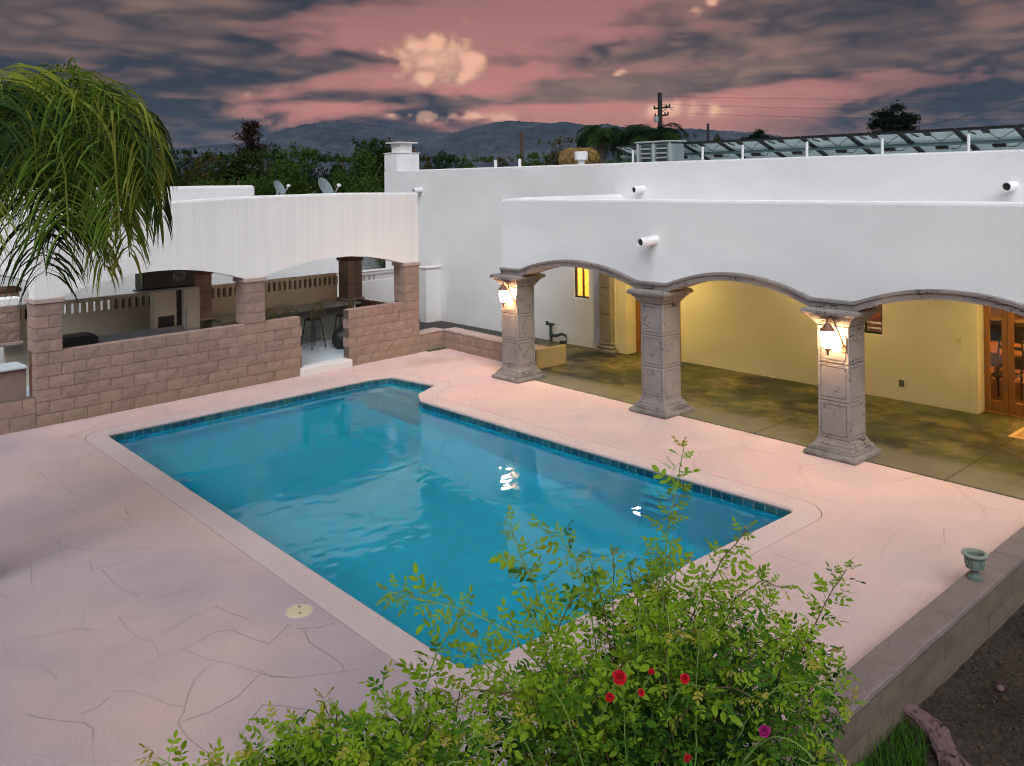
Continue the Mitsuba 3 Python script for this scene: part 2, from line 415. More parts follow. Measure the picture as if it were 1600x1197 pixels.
def stone_fn(p, n, uv):
    a = fbm(p.x * 2.5, p.y * 2.5, p.z * 2.5, 4)
    g = noise(p.x * 90, p.y * 90, p.z * 90)
    c = mix((0.190, 0.165, 0.160), (0.300, 0.255, 0.238), a) * (0.85 + 0.3 * g)
    pit = stone_pits(p)
    grime = smoothstep(0.35, 0.05, p.z) * smoothstep(0.35, 0.7, fbm(p.x * 6, p.y * 6, p.z * 9, 3))
    return mix(mix(c, (0.035, 0.030, 0.030), pit * 0.85), (0.10, 0.09, 0.08), 0.6 * grime)


def stone_b(p, n, uv):
    return 0.5 * fbm(p.x * 40, p.y * 40, p.z * 40, 3) - 1.6 * stone_pits(p)


mat("cantera", bump(pr(proc(stone_fn), 0.85, spec=0.25), stone_b, 0.006, 3e-3))


def plaster_fn(p, n, uv):
    a = fbm(p.x * 1.3, p.y * 1.3, p.z, 4)
    return mix((0.003, 0.42, 0.58), (0.006, 0.56, 0.71), a)


mat("plaster", pri(proc(plaster_fn), 0.8, spec=0.2))
mat("step_plaster", pri((0.14, 0.44, 0.50), 0.8, spec=0.2))
for i, c in enumerate([(0.010, 0.070, 0.105), (0.018, 0.105, 0.135), (0.006, 0.045, 0.085), (0.03, 0.10, 0.10)]):
    mat(f"tile_{i}", pri(c, 0.15, spec=0.6))
mat("grout", pri((0.20, 0.31, 0.34), 0.8))
mat("water", {"type": "dielectric", "int_ior": 1.33, "ext_ior": 1.0})
mat("glass", {"type": "thindielectric", "int_ior": 1.5})


def soil_fn(p, n, uv):
    a = fbm(p.x * 1.6, p.y * 1.6, 0, 4)
    g = fbm(p.x * 42, p.y * 42, 4, 3)
    return mix((0.020, 0.015, 0.012), (0.062, 0.046, 0.036), a) * (0.45 + 1.1 * g)


def soil_b(p, n, uv):
    return fbm(p.x * 30, p.y * 30, 0, 4)


mat("soil", bump(pr(proc(soil_fn), 0.95, spec=0.1), soil_b, 0.02, 4e-3))
mat("wetbed", pri((0.045, 0.04, 0.038), 0.7, spec=0.3))


def ground_fn(p, n, uv):
    a = fbm(p.x * 0.05, p.y * 0.05, 0, 4)
    return mix((0.17, 0.13, 0.095), (0.10, 0.10, 0.055), a)


mat("ground_bsdf", pri(proc(ground_fn), 0.95, spec=0.1))


def hill_fn(p, n, uv):
    a = fbm(p.x * 0.004, p.y * 0.004, p.z * 0.006, 5)
    r = fbm(p.x * 0.02, p.y * 0.02, p.z * 0.03, 3)
    return mix((0.022, 0.026, 0.036), (0.066, 0.064, 0.074), smoothstep(0.35, 0.75, a * 0.6 + r * 0.4))  # some of the blue of distant haze is put into the rock colour


mat("hill", pri(proc(hill_fn), 1.0, spec=0.0))


def wood_fn(p, n, uv):
    g = fbm(p.x * 40, p.y * 40, p.z * 2.0, 3)
    return mix((0.16, 0.058, 0.018), (0.34, 0.15, 0.055), g)


mat("wood", pri(proc(wood_fn), 0.4))
mat("bark", pri((0.09, 0.065, 0.045), 0.95, spec=0.1))
mat("bark_dark", pri((0.035, 0.026, 0.02), 0.95, spec=0.1))
mat("palm_bark", pri((0.13, 0.10, 0.075), 0.95, spec=0.1))
mat("white_paint", pri((0.78, 0.77, 0.77), 0.5))
mat("floor_paint", pri((0.50, 0.55, 0.58), 0.6))
mat("step_paint", pri((0.66, 0.62, 0.62), 0.6))
mat("black_metal", pri((0.018, 0.017, 0.016), 0.45))
mat("bronze", pri((0.20, 0.085, 0.05), 0.5))
mat("steel", pri((0.52, 0.54, 0.55), 0.3, 0.85))
mat("grey_metal", pri((0.32, 0.34, 0.35), 0.5, 0.3))
mat("galv", pri((0.45, 0.46, 0.46), 0.45, 0.6))
mat("dish_grey", pri((0.24, 0.29, 0.31), 0.5))
mat("ac_body", pri((0.20, 0.25, 0.26), 0.5))
mat("ac_light", pri((0.40, 0.43, 0.42), 0.5))
mat("ac_dark", pri((0.035, 0.05, 0.06), 0.6))
mat("backsheet", pri((0.60, 0.75, 0.76), 0.5))
mat("panel_frame", pri((0.012, 0.016, 0.018), 0.4))
mat("rail", pri((0.13, 0.23, 0.24), 0.4, 0.3))
mat("lid_cream", pri((0.60, 0.49, 0.31), 0.5))
mat("urn_stone", pri((0.115, 0.145, 0.125), 0.85))
mat("urn_pale", pri((0.22, 0.25, 0.19), 0.85))
mat("pier_tan", pri((0.34, 0.25, 0.13), 0.9, spec=0.1))
mat("slot_back", pri((0.20, 0.13, 0.08), 0.9))
mat("stool_gold", pri((0.16, 0.125, 0.045), 0.45, 0.3))
mat("granite", pri((0.30, 0.29, 0.25), 0.3))
mat("mat_weave", pri((0.38, 0.20, 0.10), 0.95))
mat("mat_border", pri((0.62, 0.36, 0.20), 0.95))
mat("plate", pri((0.62, 0.55, 0.36), 0.5))
mat("plate_grey", pri((0.12, 0.12, 0.10), 0.5))
mat("terracotta", pri((0.30, 0.10, 0.05), 0.8))
mat("warm_wall", pri((0.72, 0.55, 0.30), 0.9))
mat("floor_tile", pri((0.28, 0.15, 0.08), 0.4))
mat("pole_wood", pri((0.022, 0.018, 0.018), 0.9))
mat("red_stone", pri((0.13, 0.070, 0.072), 0.9))
mat("rose_red", pri((0.52, 0.006, 0.018), 0.6, sheen=0.3))
mat("rose_magenta", pri((0.36, 0.012, 0.16), 0.6, sheen=0.3))
mat("rose_cane", pri((0.16, 0.26, 0.06), 0.6))
mat("rose_wood", pri((0.10, 0.06, 0.035), 0.8))


def leaf(name, c, t=0.7):
    scene[name] = {"type": "principledthin", "base_color": rgb(c), "roughness": 0.45, "diff_trans": t, "spec_trans": 0.0, "eta": 1.4}
    return name


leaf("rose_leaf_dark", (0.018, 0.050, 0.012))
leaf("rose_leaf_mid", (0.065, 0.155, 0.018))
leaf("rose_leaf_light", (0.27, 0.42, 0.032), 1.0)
leaf("rose_leaf_tip", (0.42, 0.37, 0.060), 0.9)
leaf("palm_leaf", (0.145, 0.240, 0.036), 0.9)
leaf("palm_leaf_light", (0.28, 0.31, 0.055), 0.9)
leaf("palm_leaf_dark", (0.045, 0.085, 0.026))
leaf("dry_leaf", (0.42, 0.27, 0.11))
for i, c in enumerate([(0.034, 0.062, 0.014), (0.060, 0.108, 0.022), (0.075, 0.070, 0.018), (0.026, 0.054, 0.022)]):
    leaf(f"tree_leaf_{i}", c)
leaf("tree_leaf_black", (0.010, 0.022, 0.012))
leaf("tree_leaf_rust", (0.040, 0.024, 0.020))
leaf("blind", (0.88, 0.70, 0.36), 1.0)
leaf("mulch_chip", (0.085, 0.055, 0.038), 0.2)
leaf("grass_blade", (0.050, 0.125, 0.016))

# ------------------------------------------------------------------ ground, deck, pool
def rounded(poly, r):
    return poly.buffer(-r, quad_segs=8).buffer(2 * r, quad_segs=8).buffer(-r, quad_segs=8)


POOL = rounded(Polygon([(4.38, 5.48), (9.50, 5.40), (9.42, 9.0), (9.40, 12.95), (9.62, 13.32), (10.32, 13.70), (10.12, 15.02), (9.6, 15.14), (4.42, 14.84)]), 0.17)
COPE = rounded(POOL.buffer(0.30, join_style=2), 0.2)
SEAM_GAP = COPE.buffer(0.010)

ground_poly = sbox(-4000, -4000, 9000, 9000).difference(POOL.buffer(0.12)).difference(sbox(3, -3, 20, 3.1))
scene_ground = sheet(ground_poly, -0.32)
add("ground", scene_ground, "ground_bsdf", kind="structure")

# dirt bed below the retaining wall: a fine sheet with lumps
gx, gy = np.meshgrid(np.linspace(2.5, 21, 240), np.linspace(-3.5, 3.12, 110), indexing="ij")
gz = -0.29 + 0.10 * (meshkit.fbm(np.stack([gx * 0.9, gy * 0.9, gx * 0], -1), 4, 5) - 0.5) + 0.05 * (meshkit.fbm(np.stack([gx * 6, gy * 6, gx * 0], -1), 3, 6) - 0.5)
gz -= np.clip((gy - 2.6) / 0.5, 0, 1) * 0.02


def grid_mesh(x, y, z, flip=False):
    n, m = x.shape
    v = np.stack([x, y, z], -1).reshape(-1, 3)
    i, j = np.meshgrid(np.arange(n - 1), np.arange(m - 1), indexing="ij")
    a = i * m + j
    f = np.stack([a, a + m, a + m + 1, a + 1], -1).reshape(-1, 4)
    f = np.vstack([f[:, [0, 1, 2]], f[:, [0, 2, 3]]])
    return trimesh.Trimesh(v, f[:, ::-1] if flip else f, process=False)


add("dirt_bed", grid_mesh(gx, gy, gz), "soil", smooth=True, kind="structure")

deck_poly = Polygon([(-14, 3.28), (11.70, 3.28), (11.92, 12.5), (12.1, 13.3), (12.74, 13.3), (12.79, 16.72), (8.0, 16.40), (3.6, 16.10), (-14, 15.0)]).difference(SEAM_GAP)
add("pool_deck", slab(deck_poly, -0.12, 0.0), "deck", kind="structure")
patio_poly = Polygon([(11.705, 2.6), (15.9, 0.5), (18.5, 0.5), (18.5, 24), (12.0, 24), (12.2, 16.5), (12.75, 16.5), (12.75, 13.25), (12.1, 13.25), (11.93, 12.5)])
add("patio_floor", slab(patio_poly, -0.10, 0.012), "patio", kind="structure")
add("planting_bed", sheet(Polygon([(12.2, 16.88), (13.0, 16.88), (13.02, 13.6), (13.6, 13.6), (15.1, 16.0), (15.1, 23.5), (12.4, 23.5)]), 0.018), "wetbed", kind="structure")

WATER_Z = -0.128
pool = thing("swimming_pool", "blue plastered swimming pool with tiled waterline and corner steps", "swimming pool")


def ring_wall(poly, ztop, zbot, inward=True, step=0.25):
    """A vertical band along the outline of a polygon, facing inwards."""
    ring = poly.exterior.segmentize(step)
    c = np.array(ring.coords)[:-1]
    if not ring.is_ccw:
        c = c[::-1]
    n = len(c)
    zb = np.broadcast_to(zbot(c[:, 0], c[:, 1]) if callable(zbot) else zbot, (n,))
    v = np.vstack([np.column_stack([c, np.full(n, ztop)]), np.column_stack([c, zb])])
    i = np.arange(n)
    k = (i + 1) % n
    f = np.vstack([np.stack([i, k, k + n], 1), np.stack([i, k + n, i + n], 1)])
    return trimesh.Trimesh(v, f, process=False)


def floor_z(x, y):
    t = np.clip((15.1 - np.asarray(y)) / 9.7, 0, 1)
    return -1.05 - 1.0 * t * t * (3 - 2 * t)


INNER = POOL.buffer(-0.02)
gxx, gyy = np.meshgrid(np.linspace(4.0, 10.9, 60), np.linspace(5.0, 15.6, 90), indexing="ij")
fl = sheet(INNER.segmentize(0.4), 0.0)
fl = fl.subdivide_to_size(0.5) if hasattr(fl, "subdivide_to_size") else fl
fv = np.array(fl.vertices)
fv[:, 2] = floor_z(fv[:, 0], fv[:, 1])
basin = cat_(trimesh.Trimesh(fv, fl.faces, process=False), ring_wall(INNER, -0.17, floor_z))
add(pool + "__basin", basin, "plaster")
add(pool + "__grout", ring_wall(INNER.buffer(0.006), -0.045, -0.19), "grout")

# waterline tiles: single six-inch tiles all round
ring = INNER.buffer(-0.002).exterior
rc = ring if ring.is_ccw else ring.reverse()
total = rc.length
nt = int(total / 0.155)
trng = np.random.default_rng(3)
TILE = rbox(-0.0735, 0.0735, -0.003, 0.003, -0.056, 0.056, 0.002)
for k in range(nt):
    a, b = rc.interpolate((k + 0.045) * total / nt), rc.interpolate((k + 0.955) * total / nt)
    ang = math.atan2(b.y - a.y, b.x - a.x)
    sx = math.hypot(b.x - a.x, b.y - a.y) / 0.147
    mx, my = (a.x + b.x) / 2, (a.y + b.y) / 2
    vis = (my > 12.9) or (mx > 9.0) or my > 14.4
    if not vis and k % 1 == 0 and (mx < 4.7 or my < 5.7):
        pass
    if k == 0:
        TP = [mikit.ply(TILE, f"tile_{i}") for i in range(4)]
    sh = dict(TP[int(trng.choice(4, p=[0.4, 0.28, 0.2, 0.12]))])
    sh["to_world"] = T().translate([mx, my, -0.119]).rotate([0, 0, 1], math.degrees(ang)).scale([sx, 1, 1])
    put(pool + "__tile", sh)

cope = COPE.difference(POOL.buffer(-0.015))
cm = slab(cope, -0.05, 0.0)
# bull-nosed lip towards the water
lip = np.array(POOL.buffer(-0.015).exterior.segmentize(0.12).coords)
nose = tube(np.column_stack([lip, np.full(len(lip), -0.026)]), 0.0258, 10, cap=False)
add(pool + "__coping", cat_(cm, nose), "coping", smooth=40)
add(pool + "__seam", sheet(SEAM_GAP.buffer(0.02).difference(COPE.buffer(-0.02)), -0.035), "mortar")
for x0, x1, z in ((9.92, 10.5, -0.36), (9.58, 9.92, -0.60), (9.20, 9.58, -0.84)):
    st = sbox(x0, 13.0, x1, 15.4).intersection(INNER.buffer(0.01))
    add(pool + "__step", slab(st, -1.2, z), "step_plaster")
for k in range(3):
    add(pool + "__rung", rbox(9.10, 9.46, 7.15, 7.62, -0.42 - 0.27 * k - 0.05, -0.42 - 0.27 * k, 0.02), "plaster")

# the water: small wind ripples as real relief
wx, wy = np.meshgrid(np.linspace(4.25, 10.6, 200), np.linspace(5.25, 15.35, 310), indexing="ij")
q = np.stack([wx, wy, wx * 0], -1)
wz = 0.0005 * (meshkit.fbm(q * np.array([2.3, 4.4, 1]), 2, 40) - 0.5) + 0.0050 * (meshkit.fbm(q * np.array([6.5, 9.0, 1]) + 5, 2, 41) - 0.5)
amp = 0.55 + 1.0 * np.clip(meshkit.fbm(q * 0.55, 3, 44) * 2.2 - 0.7, 0, 1)
wz = WATER_Z + wz * amp
gm = grid_mesh(wx, wy, wz)
inside = shapely.contains_xy(POOL.buffer(-0.005), wx.ravel(), wy.ravel())
keep = inside[gm.faces].any(1)
wm = trimesh.Trimesh(gm.vertices, gm.faces[keep], process=False)
wm.remove_unreferenced_vertices()
add("water", wm, "water", smooth=True, kind="structure")

lid = thing("skimmer_lid", "round cream skimmer lid with two finger holes set in the deck", "lid")
add(lid + "__cover", lathe([(0, 0.012), (0.103, 0.012), (0.115, 0.008), (0.119, 0.001), (0.119, -0.02)], 40, (3.90, 7.37, 0)), "lid_cream", smooth=30)
for dx, dy in ((-0.02, -0.055), (0.03, 0.055)):
    add(lid + "__finger_hole", lathe([(0, 0.0135), (0.012, 0.0135), (0.013, 0.0125)], 12, (3.90 + dx, 7.37 + dy, 0)), "black_metal")
add(lid + "__collar", lathe([(0.121, 0.003), (0.134, 0.003), (0.138, -0.01)], 40, (3.90, 7.37, 0)), "coping")


# ------------------------------------------------------------------ block work
def rough_block(l, h, d, seed, both=False):
    """A split-face block: length along u, its front at v = 0 bulging forward, d deep."""
    r = np.random.default_rng(seed)
    nx, nz = (5, 3) if l > 0.25 else (3, 3)
    us, zs = np.linspace(-l / 2, l / 2, nx), np.linspace(-h / 2, h / 2, nz)
    v, f = [], []
    for j in range(nz):
        for i in range(nx):
            edge = i in (0, nx - 1) or j in (0, nz - 1)
            v.append((us[i], 0.0 if edge else -r.uniform(0.004, 0.012), zs[j]))
    for j in range(nz - 1):
        for i in range(nx - 1):
            a = j * nx + i
            f += [(a, a + 1, a + nx + 1), (a, a + nx + 1, a + nx)]
    b = len(v)
    v += [(-l / 2, d, -h / 2), (l / 2, d, -h / 2), (l / 2, d, h / 2), (-l / 2, d, h / 2)]
    c = [0, nx - 1, nx * nz - 1, nx * (nz - 1)]
    for k in range(4):
        k2 = (k + 1) % 4
        f += [(c[k], b + k, b + k2), (c[k], b + k2, c[k2])]
    f += [(b, b + 2, b + 1), (b, b + 3, b + 2)]
    m = trimesh.Trimesh(np.array(v), np.array(f), process=False)
    m.fix_normals()
    return m


BCACHE = {}


def block_shape(l, h, d, variant, bsdf):
    key = (round(l, 3), round(h, 3), round(d, 3), variant, bsdf)
    if key not in BCACHE:
        BCACHE[key] = mikit.ply(rough_block(l, h, d, variant), bsdf)
    return dict(BCACHE[key])


brng = np.random.default_rng(12)
JT = 0.009


def lay(holder, frame, u0, u1, z0, courses, ch=0.207, bl=0.405, d=0.2, phase=0, cut=None, kinds=None):
    """Running-bond blocks along local u, fronts on v = 0 of FRAME (4x4)."""
    for c in range(courses):
        off = bl / 2 if (c + phase) % 2 else 0.0
        edges = [u0] + [e for e in np.arange(u0 - off + bl, u1 - 0.05, bl) if e > u0 + 0.06] + [u1]
        for a, b in zip(edges[:-1], edges[1:]):
            spans = [(a, b)]
            if cut:
                for k0, k1, zt in cut:
                    if z0 + (c + 0.5) * ch < zt:
                        spans = [s for a2, b2 in spans for s in ((a2, min(b2, k0)), (max(a2, k1), b2)) if s[1] - s[0] > 0.04]
            for a2, b2 in spans:
                sh = block_shape(b2 - a2 - JT, ch - JT, d, int(brng.integers(0, 5)), (kinds or BLOCKS)[int(brng.integers(0, 4)) % len(kinds or BLOCKS)])
                local = np.eye(4)
                local[:3, 3] = ((a2 + b2) / 2, brng.uniform(-0.003, 0.003), z0 + (c + 0.5) * ch)
                sh["to_world"] = T(frame @ local)
                put(holder + "__block", sh)


def pillar_blocks(holder, frame, u0, v0, z0, courses, s=0.42, ch=0.205, phase=0):
    """Square pillar, two blocks to a course, turned by a quarter every course; fronts at v0, left faces at u0."""
    h = s / 2
    for c in range(courses):
        b1, b2 = (BLOCKS[int(brng.integers(0, 4))] for _ in range(2))
        z = z0 + (c + 0.5) * ch
        if (c + phase) % 2:
            pos = [((u0 + h), v0, 0, s), ((u0 + h), v0 + s, 180, s)]
        else:
            pos = [((u0, v0 + h, 0)), ]
        if (c + phase) % 2:
            for (uu, vv, rot, l), b in zip(pos, (b1, b2)):
                R = np.eye(4)
                a = math.radians(rot)
                R[:2, :2] = [[math.cos(a), -math.sin(a)], [math.sin(a), math.cos(a)]]
                R[:3, 3] = (uu, vv, z)
                sh = block_shape(l - 0.002, ch - JT, h - JT / 2, int(brng.integers(0, 5)), b)
                sh["to_world"] = T(frame @ R)
                put(holder + "__block", sh)
        else:
            for k, b in ((0, b1), (1, b2)):
                R = np.eye(4)
                R[:3, 3] = (u0 + h / 2 + k * h, v0, z)
                sh = block_shape(h - JT / 2, ch - JT, s, int(brng.integers(0, 5)), b)
                sh["to_world"] = T(frame @ R)
                put(holder + "__block", sh)


# ------------------------------------------------------------------ cabana
cb = thing("pool_cabana", "open white stucco cabana on brown block pillars at the far end of the pool", "cabana")
DOOR0, DOOR1 = 5.10, 6.26
hw = cb + "__half_wall"
core = [bx(0.05, DOOR0 - 0.012, 0.012, 0.19, -0.02, 1.232), bx(DOOR1 + 0.012, 8.20, 0.012, 0.19, -0.02, 1.232)]
add(hw, cab(cat_(*core)), "mortar")
lay(hw, CM, 0.0, 8.28, 0.0, 6, cut=[(DOOR0, DOOR1, 9.0)])
for i, (pu, ph) in enumerate(((0.0, 0), (3.83, 1), (7.86, 0))):
    key = put(cb + "__pillar", mikit.ply(cab(bx(pu + 0.02, pu + 0.40, 0.02, 0.40, 1.2, 2.06)), "mortar"))
    pillar_blocks(key, CM, pu, -0.012, 1.242, 4, phase=ph)
    add(key + "__cap_stone", cab(rbox(pu - 0.035, pu + 0.455, -0.045, 0.455, 2.064, 2.145, 0.012)), "block_cap")
# the lower part of the three pillars stands behind the half wall
for pu in (0.0, 3.83, 7.86):
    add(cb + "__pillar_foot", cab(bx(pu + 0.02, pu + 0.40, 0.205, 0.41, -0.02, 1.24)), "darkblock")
    rk_ = put(cb + "__rear_pillar", mikit.ply(cab(bx(pu + 0.02, pu + 0.40, 2.28, 2.66, 1.13, 2.06)), "mortar"))
    pillar_blocks(rk_, CM, pu, 2.25, 1.132, 5, ch=0.186)
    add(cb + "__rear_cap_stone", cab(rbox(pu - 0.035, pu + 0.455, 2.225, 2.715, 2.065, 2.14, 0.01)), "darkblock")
    add(cb + "__rear_footing", cab(rbox(pu - 0.05, pu + 0.47, 2.21, 2.73, 1.065, 1.13, 0.01)), "block_cap")


def arc(u0, u1, z0, rise, n=24):
    t = np.linspace(0, 1, n)
    return [(u0 + (u1 - u0) * x, z0 + rise * (1 - (2 * x - 1) ** 2)) for x in t]


front = [(0.0, 3.64), (0.0, 2.147), (0.40, 2.147)] + arc(0.42, 3.81, 2.15, 0.30) + [(3.85, 2.147), (4.23, 2.147)] + arc(4.26, 7.82, 2.15, 0.27) + [(7.86, 2.147), (8.28, 2.147), (8.28, 3.78)]
face = ext_xz(Polygon([(u, z) for u, z in front] + [(6.2, 3.81), (4.1, 3.79), (2.3, 3.72)]), 0.0, 0.30)
prof = round_top(0.36, 0, 3.80, 0.06)
# soft top edge: cut the wall with a rounded profile that follows its top line
topline = [(0.0, 3.64), (2.3, 3.72), (4.1, 3.79), (6.2, 3.81), (8.28, 3.78)]
caps = []
for (ua, za), (ub, zb) in zip(topline[:-1], topline[1:]):
    caps.append(tube([(ua, 0.055, za - 0.055), (ub, 0.055, zb - 0.055)], 0.055, 16))
    caps.append(tube([(ua, 0.245, za - 0.055), (ub, 0.245, zb - 0.055)], 0.055, 16))
lower = ext_xz(Polygon([(u, z - 0.055 if z > 3 else z) for u, z in front] + [(6.2, 3.755), (4.1, 3.735), (2.3, 3.665)]), 0.0, 0.30)
mid = ext_xz(Polygon([(0, 3.5), (8.28, 3.5)] + [(u, z - 0.001) for u, z in topline[::-1]]), 0.055, 0.245)
add(cb + "__front_wall", cab(cat_(lower, mid, *caps)), "stucco_streaked", smooth=35)
add(cb + "__side_wall", cab(rbox(0.0, 0.28, 0.302, 2.70, 2.40, 3.62, 0.05)), "stucco", smooth=30)
add(cb + "__side_wall", cab(rbox(8.0, 8.28, 0.302, 2.70, 2.40, 3.76, 0.05)), "stucco", smooth=30)
add(cb + "__rear_wall", cab(bx(0.282, 7.998, 2.44, 2.70, 2.36, 3.2)), "stucco", smooth=30)
add(cb + "__raised_parapet", cab(rbox(-1.5, 5.74, 2.95, 3.25, 2.3, 4.01, 0.06)), "stucco", smooth=30)
add(cb + "__roof", cab(bx(0.282, 7.998, 0.302, 2.44, 3.0, 3.2)), "stucco")
add(cb + "__floor", cab(bx(0.0, 8.2, 0.20, 2.8, -0.05, 0.165)), "floor_paint")
add(cb + "__step", cab(rbox(DOOR0 - 0.06, DOOR1 + 0.05, -0.10, 0.22, -0.02, 0.172, 0.025)), "step_paint")
# bar wall along the rear, with a band of upright slots
sl = []
sl.append(bx(0.3, 7.86, 2.745, 2.86, 0.1, 1.455))
sl.append(bx(0.3, 7.86, 2.745, 2.86, 1.665, 1.74))
for u in np.arange(0.3, 7.86, 0.142):
    sl.append(bx(u, u + 0.066, 2.75, 2.855, 1.455, 1.665))
add(cb + "__bar_wall", cab(cat_(*sl)), "stucco_tan")
for u0, u1 in ((0.3, 1.4), (2.35, 3.9), (4.45, 7.9)):
    add(cb + "__slot_dark_panel", cab(bx(u0, u1, 2.90, 2.93, 1.4, 1.72)), "slot_back")  # added brown panel stands in for the darkness behind the slots
add(cb + "__rail_wall", cab(rbox(8.06, 8.22, 0.42, 2.26, -0.02, 1.09, 0.01)), "darkblock")
add(cb + "__counter", cab(cat_(rbox(4.3, 8.04, 1.93, 2.74, 1.01, 1.062, 0.015), bx(4.3, 8.02, 2.35, 2.72, 0.16, 1.01))), "granite")

bay = [bx(-3.5, -0.012, 0.01, 0.2, -0.02, 0.51)]
lw = thing("low_block_wall", "low brown block wall running left from the cabana's left pillar", "wall")
add(lw, cab(cat_(*bay)), "mortar")
lay(lw, CM, -2.43, -0.005, -0.02, 2, ch=0.265)
bb = thing("block_bar", "brown block bar with a white counter left of the cabana, under the palm fronds", "bar")
add(bb + "__base", cab(rbox(-3.2, -0.02, 0.42, 0.62, -0.02, 0.95, 0.01)), "block_bsdf_2")
add(bb + "__counter_top", cab(rbox(-3.3, -0.02, 0.34, 0.90, 0.95, 1.0, 0.012)), "floor_paint")
for u in (-0.95, -0.35):
    add(bb + "__post", cab(bx(u, u + 0.07, 0.95, 1.02, 0, 2.0)), "black_metal")
add(bb + "__beam", cab(rbox(-2.5, -0.02, 0.6, 0.9, 2.0, 2.14, 0.02)), "stucco")


for u0, u1, rise in ((0.42, 3.81, 0.30), (4.26, 7.82, 0.27)):
    add(cb + "__arch_shade_line", cab(tube([(u, 0.30, z + 0.006) for u, z in arc(u0, u1, 2.15, rise)], 0.012, 5)), "black_metal")  # dark tube stands in for the shaded underside of the arch
# things under the cabana roof
def stool(u, v, rz, label):
    key = thing("bar_stool", label, "bar stool", "bar stools at the cabana counter")
    M = CM @ np.array([[math.cos(rz), -math.sin(rz), 0, u], [math.sin(rz), math.cos(rz), 0, v], [0, 0, 1, 0.165], [0, 0, 0, 1.0]])

    def p(m):
        m.apply_transform(M)
        return m
    add(key + "__seat", p(lathe([(0, 0.70), (0.17, 0.70), (0.195, 0.685), (0.19, 0.665), (0, 0.66)], 20)), "black_metal", smooth=40)
    for sx in (-1, 1):
        for sy in (-1, 1):
            add(key + "__leg", p(tube([(sx * 0.20, sy * 0.20, 0), (sx * 0.13, sy * 0.13, 0.66)], 0.012, 6)), "black_metal")
    add(key + "__foot_ring", p(tube([(0.178 * math.cos(a), 0.178 * math.sin(a), 0.22) for a in np.linspace(0, 2 * PI, 21)], 0.009, 5)), "black_metal")
    t = np.linspace(0, PI, 15)
    add(key + "__back_hoop", p(tube([(0.19 * math.cos(a), -0.17 - 0.02 * math.sin(a), 0.69 + 0.40 * math.sin(a) ** 0.6) for a in t], 0.015, 6)), "stool_gold")
    for k in (-2, -1, 0, 1, 2):
        add(key + "__back_bar", p(tube([(0.07 * k, -0.18, 0.69), (0.065 * k, -0.19, 1.07 - 0.022 * k * k)], 0.009, 5)), "stool_gold")
    add(key + "__back_ring", p(tube([(0.11 * math.cos(a), -0.19, 0.93 + 0.08 * math.sin(a)) for a in np.linspace(0, 2 * PI, 17)], 0.009, 5)), "stool_gold")


stool(5.22, 1.70, 0.05, "dark metal bar stool nearest the middle pillar, only its back showing")
stool(5.76, 1.68, -0.1, "dark metal bar stool second from the middle pillar, its hoop back above the half wall")
stool(6.48, 1.72, 0.1, "dark metal bar stool seen whole through the cabana doorway")
stool(7.30, 1.66, 0.55, "dark metal bar stool at the right end of the counter, beside the rear pillar")
gi = thing("grill_island", "stainless steel grill counter under the left arch of the cabana", "outdoor kitchen")
add(gi + "__base", cab(bx(0.5, 3.46, 1.25, 1.95, 0.165, 0.93)), "grey_metal")
add(gi + "__worktop", cab(rbox(0.45, 3.5, 1.20, 2.0, 0.93, 0.965, 0.01)), "steel")
add(gi + "__grill_hood", cab(rbox(0.7, 1.55, 1.4, 1.95, 0.965, 1.20, 0.06)), "black_metal")
add(gi + "__handle", cab(tube([(1.7, 1.2, 1.06), (3.45, 1.2, 1.09)], 0.018, 8)), "steel")
add(gi + "__backsplash", cab(bx(1.7, 3.45, 1.96, 1.99, 0.965, 1.07)), "steel")
fr = thing("refrigerator", "pale refrigerator cabinet beside the dark rear pillar under the cabana", "refrigerator")
add(fr + "__body", cab(rbox(3.50, 3.86, 2.02, 2.24, 0.165, 1.83, 0.015)), "stucco_tan")
add(fr + "__handle", cab(bx(3.53, 3.55, 1.99, 2.02, 0.9, 1.4)), "grey_metal")
ov = thing("wall_oven", "pale cabinet with a black oven door left of the refrigerator", "oven")
add(ov + "__cabinet", cab(rbox(2.92, 3.38, 2.10, 2.36, 0.165, 1.83, 0.01)), "stucco_tan")
add(ov + "__door", cab(rbox(2.98, 3.32, 2.075, 2.098, 0.98, 1.28, 0.008)), "black_metal")
add(ov + "__side_panel", cab(bx(3.39, 3.49, 2.12, 2.3, 0.165, 1.83)), "black_metal")
fb = thing("fan_box", "black box with a round grey grille hung under the left arch", "fan")
add(fb + "__case", cab(rbox(2.55, 3.66, 1.80, 2.2, 1.90, 2.36, 0.02)), "black_metal")
ringm = [tube([(3.3 + r * math.cos(a), 1.785, 2.14 + r * math.sin(a)) for a in np.linspace(0, 2 * PI, 25)], 0.008, 5) for r in (0.05, 0.09, 0.13)]
add(fb + "__grille", cab(cat_(*ringm)), "grey_metal")
add(fb + "__shelf", cab(rbox(2.5, 3.66, 1.72, 2.2, 1.85, 1.895, 0.01)), "grey_metal")
bin_ = thing("trash_bag", "black bag slumped on the cabana floor behind the doorway", "bag")
bm = trimesh.creation.icosphere(3, 0.30)
bv = np.array(bm.vertices)
bv *= (1 + 0.35 * (meshkit.fbm(bv * 6, 3, 8) - 0.5))[:, None] * np.array([1.15, 1, 1.1])
bv[:, 2] = np.maximum(bv[:, 2], -0.2)
add(bin_ + "__sack", cab(trimesh.Trimesh(bv + np.array([7.02, 1.15, 0.37]), bm.faces, process=False)), "black_metal", smooth=True)
add(bin_ + "__knot", cab(lathe([(0.0, 0.78), (0.05, 0.74), (0.02, 0.66), (0.06, 0.58)], 10, (7.02, 1.15, 0))), "black_metal")

